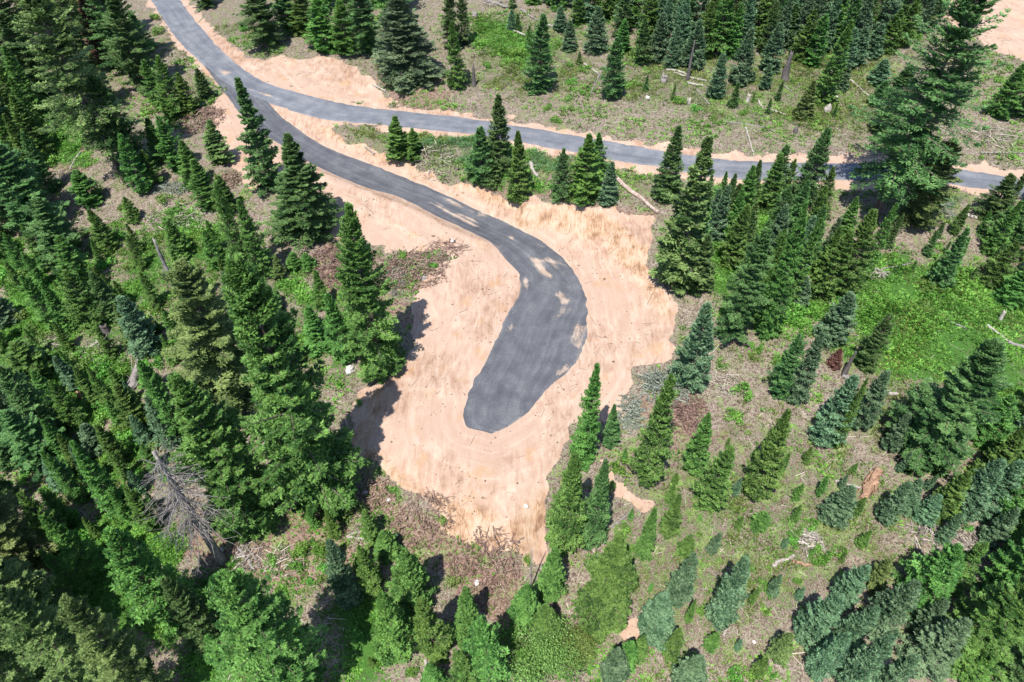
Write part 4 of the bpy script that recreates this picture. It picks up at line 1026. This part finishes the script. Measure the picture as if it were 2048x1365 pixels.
for i, (tl, x, y, w_, h_, ms_, mb, lb, zh) in enumerate(PILES):
    g = np.random.default_rng(1500 + i)
    c = pc[i]; dep = project(c)[2]
    rx = 0.5 * w_ * TS * dep / F; ry = 0.5 * h_ * TS * dep / F / 0.75
    n = int(min(420, 60 + 14 * rx * ry))
    th = g.uniform(0, 6.283, n); rr = np.sqrt(g.random(n))
    px_ = rx * rr * np.cos(th); py_ = ry * rr * np.sin(th)
    gz = hgt(c[0] + px_, c[1] + py_) - c[2]
    zz = gz + zh * np.maximum(0, 1 - rr ** 1.5) * g.random(n) + 0.05
    yaw = g.uniform(0, 6.283, n); el = g.normal(0, 0.22, n); Ls = g.uniform(0.5, 2.4, n) * min(1.0, 0.45 + 0.2 * rx)
    dv = np.stack([np.cos(yaw) * np.cos(el), np.sin(yaw) * np.cos(el), np.sin(el)], -1)
    cc = np.stack([px_, py_, zz], -1); m_ = cc + g.normal(0, 0.06, (n, 3))
    r_s = g.uniform(0.015, 0.05, n) * (1.7 if ms_ == 'pale_stick' else 1.0)
    v1, f1 = prisms(cc - dv * Ls[:, None] / 2, m_, r_s, r_s * 0.8); v2, f2 = prisms(m_, cc + dv * Ls[:, None] / 2 + np.array([0, 0, 0.08]), r_s * 0.8, r_s * 0.3)
    root = link('slash_pile' if mb else 'brush_pile', None, category='brush pile', label=lb, group='brush and slash piles'); root.location = c
    tv = np.repeat(g.random(n), 6); link('sticks', mesh('pile_sticks', np.vstack([v1, v2]), np.vstack([f1, f2 + len(v1)]), [M[ms_]], False, dict(tint=np.r_[tv, tv])), root, kind='stuff')
    if mb:
        nb_ = n * 9
        k = g.integers(0, n, nb_); o_ = cc[k] + dv[k] * (Ls[k] * g.uniform(-0.5, 0.5, nb_))[:, None] + g.normal(0, 0.05, (nb_, 3))
        ld = unit(dv[k] + g.normal(0, 0.7, (nb_, 3)) * np.array([1, 1, 0.5])); wd_ = unit(np.cross(ld, np.array([0, 0, 1.0]) + g.normal(0, 0.5, (nb_, 3))))
        ls = g.uniform(0.15, 0.42, (nb_, 1))
        V_ = np.stack([o_, o_ + ld * ls * 0.4 + wd_ * ls * 0.18, o_ + ld * ls, o_ + ld * ls * 0.4 - wd_ * ls * 0.18], 1)
        link('boughs', mesh('pile_boughs', V_.reshape(-1, 3), np.arange(nb_ * 4).reshape(-1, 4), [M[mb]], False, dict(tint=np.repeat(np.clip(g.normal(0.5, 0.25, nb_), 0, 1), 4))), root, kind='stuff')
print('debris', round(time.time() - T0, 1))

# ------------------------------------------------------------------ shrubs
def bush_mesh(seed, n, leaf, lumps, H=0.85):
    g = np.random.default_rng(seed)
    lc = np.stack([g.normal(0, 0.42, lumps), g.normal(0, 0.42, lumps), g.uniform(0.25, 0.6, lumps) * H], -1); lr = g.uniform(0.3, 0.52, lumps)
    k = g.integers(0, lumps, n); d = unit(g.normal(size=(n, 3)) + np.array([0, 0, 0.25]))
    o = lc[k] + d * (lr[k] * g.uniform(0.55, 1.05, n))[:, None]; o[:, 2] = np.maximum(o[:, 2], 0.02)
    ld = unit(d * 0.6 + g.normal(0, 0.6, (n, 3))); wd_ = unit(np.cross(ld, d + g.normal(0, 0.5, (n, 3)))); ls = leaf * g.uniform(0.7, 1.3, (n, 1))
    V_ = np.stack([o - ld * ls * 0.5, o + wd_ * ls * 0.36, o + ld * ls * 0.5, o - wd_ * ls * 0.36], 1).reshape(-1, 3)
    tint = np.repeat(np.clip(0.5 + 0.16 * g.normal(size=lumps)[k] + 0.2 * g.normal(size=n), 0, 1), 4)
    lv = mesh('shrub_leaves', V_, np.arange(n * 4).reshape(-1, 4), [M['leaf']], False, dict(tint=tint))
    sv, sf = prisms(np.zeros((lumps, 3)) + g.normal(0, 0.04, (lumps, 3)) * np.array([1, 1, 0]), lc, 0.03, 0.012, 4)
    return lv, mesh('shrub_stems', sv, sf, [M['limb']])


BUSH = [bush_mesh(2000 + i, 520, 0.17, 9) for i in range(4)]
BIGB = [bush_mesh(2100 + i, 11000, 0.05, 30) for i in range(2)]
BL = {'A': [(910, 110, 70), (915, 200, 80), (350, 830, 110), (300, 950, 100), (340, 1080, 70), (700, 1320, 80), (730, 1220, 60), (960, 1180, 80), (1430, 180, 60), (110, 430, 150), (1190, 480, 90)],
      'B': [(1270, 720, 62), (1330, 585, 60), (1350, 495, 60), (1360, 640, 50), (1425, 420, 70), (1980, 600, 80), (1210, 640, 50), (1740, 1050, 50), (1420, 550, 50), (1350, 390, 45), (860, 400, 60), (1040, 330, 90)],
      'C': [(400, 670, 60), (130, 650, 60), (160, 1150, 130), (250, 1200, 120), (1420, 230, 70), (1330, 260, 50)],
      'D': [(740, 260, 70), (790, 250, 60), (1190, 130, 90), (1220, 60, 50), (710, 170, 50), (470, 840, 120), (560, 970, 130), (650, 1080, 130), (800, 1280, 160), (700, 1200, 110), (120, 560, 120), (50, 320, 130), (860, 1250, 130), (600, 860, 100)],
      'E': [(375, 190, 58), (535, 190, 44), (555, 255, 60), (480, 190, 34), (110, 1050, 50)],
      'F': [(490, 730, 75), (280, 830, 75), (390, 980, 115), (470, 790, 75), (1370, 260, 50), (270, 150, 140), (180, 330, 150), (690, 540, 150), (740, 600, 120), (1280, 180, 50), (1480, 480, 60), (780, 90, 110), (340, 1120, 110)],
      'G': [(1590, 630, 85), (1740, 680, 85), (1890, 670, 65), (1820, 750, 65), (1890, 750, 75), (1360, 650, 65), (1780, 570, 110), (1870, 580, 100), (400, 420, 150), (330, 350, 140), (480, 520, 150), (950, 1010, 140), (1430, 1130, 150)],
      'H': [(1640, 110, 125), (1600, 210, 85), (270, 1230, 115), (410, 1280, 85), (600, 395, 58), (230, 120, 65), (330, 230, 65), (680, 760, 95), (1740, 1140, 100), (1930, 1150, 110), (80, 350, 135), (1660, 450, 95), (1100, 630, 70), (1690, 560, 80)],
      'I': [(720, 460, 95), (680, 530, 95), (160, 660, 42), (145, 480, 38), (150, 390, 38), (880, 610, 105), (970, 580, 75), (800, 420, 80), (440, 690, 55), (140, 940, 75), (360, 1310, 120), (470, 1310, 100), (580, 1300, 60), (640, 1250, 55), (830, 640, 85), (710, 750, 55), (1730, 460, 70), (540, 930, 60), (520, 780, 70), (420, 760, 60), (560, 830, 55)]}
bi = []; rowsb = [(T(tl, x, y), w_ * TS) for tl, L_ in BL.items() for x, y, w_ in L_]
gb = np.random.default_rng(8); LEFTB = np.array([(0, 480), (300, 440), (470, 520), (330, 800), (330, 1000), (120, 1060), (0, 900)])
while len(rowsb) < 190:
    uu, vv = gb.uniform(0, 480), gb.uniform(430, 1060)
    if in_poly(np.array([uu]), np.array([vv]), LEFTB)[0]: rowsb.append(((uu, vv), gb.uniform(16, 40)))
bp_ = ground([r_[0] for r_ in rowsb]); g = np.random.default_rng(31)
for (uv, w_), p in zip(rowsb, bp_):
    k = int(g.integers(4)); r = 0.5 * w_ * project(p)[2] / F * 1.15
    root = link('shrub', None, category='shrub', group='shrubs on the slope'); root.location = p; root.scale = (r, r, r * g.uniform(0.8, 1.15)); root.rotation_euler = (0, 0, g.uniform(0, 6.28))
    lo_ = link('leaves', BUSH[k][0], root); link('stems', BUSH[k][1], root, kind='stuff')
    yl = g.random() < 0.2
    if yl: lo_.material_slots[0].link = 'OBJECT'; lo_.material_slots[0].material = M['leaf_olive']
    bi.append((root, ('large ' if r > 1.3 else 'small ' if r < 0.6 else '') + ('pale olive' if yl else 'bright green') + ' leafy shrub', p))
for j_, (tl, x, y, w_) in enumerate([('H', 1180, 1210, 430), ('H', 1380, 1140, 260)]):
    p = ground([T(tl, x, y)])[0]; r = 0.5 * w_ * TS * project(p)[2] / F * 1.0
    root = link('shrub', None, category='shrub', group='shrubs on the slope'); root.location = p; root.scale = (r, r, r * 1.2)
    lo_ = link('leaves', BIGB[j_][0], root); link('stems', BIGB[j_][1], root, kind='stuff'); lo_.material_slots[0].link = 'OBJECT'; lo_.material_slots[0].material = M['leaf_olive']
    bi.append((root, ('broad' if j_ == 0 else 'smaller') + ' pale olive broadleaf thicket', p))
label_all(bi)

# ------------------------------------------------------------------ rocks
ri = []
for i, (tl, x, y, w_) in enumerate([('H', 150, 240, 36), ('H', 285, 278, 44), ('H', 1090, 315, 36), ('E', 485, 315, 44), ('E', 60, 850, 70), ('B', 1800, 575, 32), ('H', 325, 490, 40), ('H', 800, 765, 40), ('G', 1300, 570, 34), ('C', 950, 570, 22), ('E', 660, 95, 30), ('I', 468, 1110, 26)]):
    p = ground([T(tl, x, y)])[0]; r = 0.5 * w_ * TS * project(p)[2] / F; g = np.random.default_rng(3000 + i)
    u_, v_ = np.meshgrid(np.linspace(0, 2 * math.pi, 9)[:-1], np.linspace(0.15, math.pi - 0.15, 6))
    V_ = np.stack([np.cos(u_) * np.sin(v_), np.sin(u_) * np.sin(v_) * 0.75, 0.6 * np.cos(v_)], -1).reshape(-1, 3) * (1 + g.uniform(-0.22, 0.22, (48, 1))) * r
    ff = [[a * 8 + b, a * 8 + (b + 1) % 8, (a + 1) * 8 + (b + 1) % 8, (a + 1) * 8 + b] for a in range(5) for b in range(8)] + [list(range(7, -1, -1)), list(range(40, 48))]
    o = link('rock', qmesh('rock', V_, ff, [M['rock']], False), None, category='rock', group='pale rocks'); o.location = p + np.array([0, 0, 0.15 * r]); o.rotation_euler = (0, 0, i * 1.1)
    ri.append((o, 'pale grey rock', p))
label_all(ri)

# ------------------------------------------------------------------ ground cover: litter, grass, ferns, weeds, clods
g = np.random.default_rng(77)


def scatter(n, wfun):
    out = []
    c = 0
    while c < n:
        x = g.uniform(-82, 80, 40000); y = g.uniform(11, 128, 40000); z = hgt(x, y)
        u, v, d = project(np.stack([x, y, z], -1))
        ok = (u > -80) & (u < 2130) & (v > -60) & (v < 1440)
        ok &= g.random(40000) < wfun(x, y)
        P_ = np.stack([x, y, z], -1)[ok]; out.append(P_); c += len(P_)
    return np.vstack(out)[:n]


def blades(P_, nb_, size, spread, upw, wr, jit=0.35):
    n = len(P_); o = np.repeat(P_, nb_, 0); k = len(o); size = size * np.repeat(1 + 0.45 * noise(P_[:, 0] / 3, P_[:, 1] / 3, 96), nb_)[:, None]
    az = g.uniform(0, 6.283, k); sz = np.repeat(g.uniform(0.6, 1.35, n), nb_)[:, None] * size * g.uniform(0.7, 1.2, (k, 1))
    dh = np.stack([np.cos(az), np.sin(az), 0 * az], -1)
    o = o + dh * (spread * g.random((k, 1))) * sz
    d = unit(dh * g.uniform(0.3, 1.0, (k, 1)) + np.array([0, 0, upw]) * g.uniform(0.5, 1.2, (k, 1)))
    wdv = unit(np.cross(d, np.array([0, 0, 1.0]) + g.normal(0, jit, (k, 3))))
    V_ = np.stack([o, o + d * sz * 0.5 + wdv * sz * wr, o + d * sz + np.array([0, 0, -0.15]) * sz, o + d * sz * 0.5 - wdv * sz * wr], 1)
    tint = np.clip(np.repeat(g.normal(0.48, 0.18, n) + 0.28 * fbm(P_[:, 0] / 2.5, P_[:, 1] / 2.5, 95, 3), nb_) + g.normal(0, 0.15, k), 0, 1)
    return V_.reshape(-1, 3), np.arange(k * 4).reshape(-1, 4), np.repeat(tint, 4)


def nonsand(x, y): return zval(SANDZ, x, y) < 0.3


roadfree = lambda x, y: nonsand(x, y).astype(float)
P_ = scatter(22000, lambda x, y: roadfree(x, y) * (0.35 + 0.65 * sstep(-0.2, 0.5, fbm(x / 5, y / 5, 81, 3))) * (1 - 0.8 * zval(LUSHZ, x, y)))
n = len(P_); yaw = g.uniform(0, 6.283, n); Ls = g.gamma(1.5, 0.27, n) + 0.15
dv = np.stack([np.cos(yaw), np.sin(yaw), 0 * yaw], -1) * Ls[:, None] / 2
a = P_ - dv; b = P_ + dv; rs = g.uniform(0.010, 0.026, n) * (0.7 + 0.4 * Ls)
a[:, 2] = hgt(a[:, 0], a[:, 1]) + 0.03; b[:, 2] = hgt(b[:, 0], b[:, 1]) + g.uniform(0.02, 0.2, n)
v_, f_ = prisms(a, b, rs, rs * 0.6)
link('forest_litter', mesh('forest_litter', v_, f_, [M['twig']], False, dict(tint=np.repeat(np.clip(g.normal(0.5, 0.3, n), 0, 1), 6))), None, kind='stuff', category='litter', label='pale twigs and sticks strewn over the forest floor')

P_ = scatter(27000, lambda x, y: roadfree(x, y) * zval(LUSHZ, x, y) * (0.12 + 0.88 * sstep(-0.45, 0.35, fbm(x / 2.5, y / 2.5, 82, 3))))
v_, f_, t_ = blades(P_, 7, 0.34, 0.9, 0.8, 0.24)
link('fern_cover', mesh('fern_cover', v_, f_, [M['leaf']], False, dict(tint=t_)), None, kind='stuff', category='ground cover', label='bright green leafy ground cover between the trees')

P_ = scatter(27000, lambda x, y: roadfree(x, y) * np.clip(0.18 + 0.9 * zval(GREENZ, x, y), 0, 1) * (0.15 + 0.85 * sstep(-0.3, 0.5, fbm(x / 4, y / 4, 83, 3))))
v_, f_, t_ = blades(P_, 5, 0.38, 0.5, 1.1, 0.10)
link('meadow_grass', mesh('meadow_grass', v_, f_, [M['grass']], False, dict(tint=t_)), None, kind='stuff', category='grass', label='yellow-green grass tufts over the open slopes')

P_ = scatter(17000, lambda x, y: roadfree(x, y) * (0.10 + 0.9 * sstep(0.0, 0.6, fbm(x / 6, y / 6, 84, 4))))
v_, f_, t_ = blades(P_, 7, 0.32, 0.8, 0.8, 0.24)
link('low_weeds', mesh('low_weeds', v_, f_, [M['leaf']], False, dict(tint=t_)), None, kind='stuff', category='weeds', label='patchy low green weeds across the hillside')

DITCH = [wpoly(q_) for q_ in ([(860, 262), (960, 272), (1000, 300), (940, 330), (860, 300)], [(1040, 290), (1100, 300), (1160, 320), (1120, 350), (1050, 330)], [(1880, 385), (1970, 385), (1960, 430), (1890, 425)])]
P_ = scatter(1500, lambda x, y: roadfree(x, y) * np.clip(sum(in_poly(x + 1.5 * noise(x / 2, y / 2, 91), y + 1.5 * noise(x / 2, y / 2, 92), q_) for q_ in DITCH), 0, 1) * sstep(-0.4, 0.5, fbm(x / 2, y / 2, 93, 3)))
v_, f_, t_ = blades(P_, 6, 0.42, 0.6, 1.0, 0.08)
link('ditch_grass', mesh('ditch_grass', v_, f_, [M['bluegrass']], False, dict(tint=t_)), None, kind='stuff', category='grass', label='lush blue-green grass along the upper road ditch')

inner = lambda x, y: (zval(SANDZ, x, y) > 0.7) * (near(x, y, ucs[::3])[0] > 3.2)
GRW = np.vstack([ground(resample(SL, 60))[:, :2], ground(resample(SR, 60))[::-1, :2]])
P_ = scatter(2600, lambda x, y: inner(x, y) * (sdf(x, y, GRW) > 0.3) * (0.2 + 0.8 * sstep(-0.1, 0.6, fbm(x / 4, y / 4, 85, 3))))
n = len(P_); s_ = g.gamma(1.4, 0.03, n)[:, None] + 0.02
oc = np.array([[1, 0, 0], [0, 1, 0], [-1, 0, 0], [0, -1, 0], [0, 0, 0.8]])
V_ = P_[:, None] + (oc[None] * (1 + g.uniform(-0.35, 0.35, (n, 5, 1)))) * s_[:, None]
of = np.array([[0, 1, 4], [1, 2, 4], [2, 3, 4], [3, 0, 4]])
link('soil_clods', mesh('soil_clods', V_.reshape(-1, 3), (np.arange(n)[:, None, None] * 5 + of).reshape(-1, 3), [M['clod']], False, dict(tint=np.repeat(g.random(n), 5))), None, kind='stuff', category='soil', label='small clods and stones on the sandy clearing')
P_ = scatter(220, lambda x, y: inner(x, y) * (sdf(x, y, GRW) > 0.5) * (0.1 + 0.9 * sstep(0.0, 0.7, fbm(x / 6, y / 6, 86, 3))))
n = len(P_); yaw = g.normal(0.6, 0.9, n); Ls = g.gamma(2.0, 0.3, n) + 0.2
dv = np.stack([np.cos(yaw), np.sin(yaw), 0 * yaw], -1) * Ls[:, None] / 2; a = P_ - dv; b = P_ + dv
a[:, 2] = hgt(a[:, 0], a[:, 1]) + 0.02; b[:, 2] = hgt(b[:, 0], b[:, 1]) + 0.05
v_, f_ = prisms(a, b, 0.024, 0.01)
link('root_scraps', mesh('root_scraps', v_, f_, [M['slash_brown']], False, dict(tint=np.repeat(g.random(n) * 0.5, 6))), None, kind='stuff', category='roots', label='dark root scraps scattered on the sandy clearing')
print('done', round(time.time() - T0, 1))

print('tris', sum(sum(len(p.vertices) - 2 for p in m.polygons) if len(m.polygons) < 5000 else 2 * len(m.polygons) for m in bpy.data.meshes))
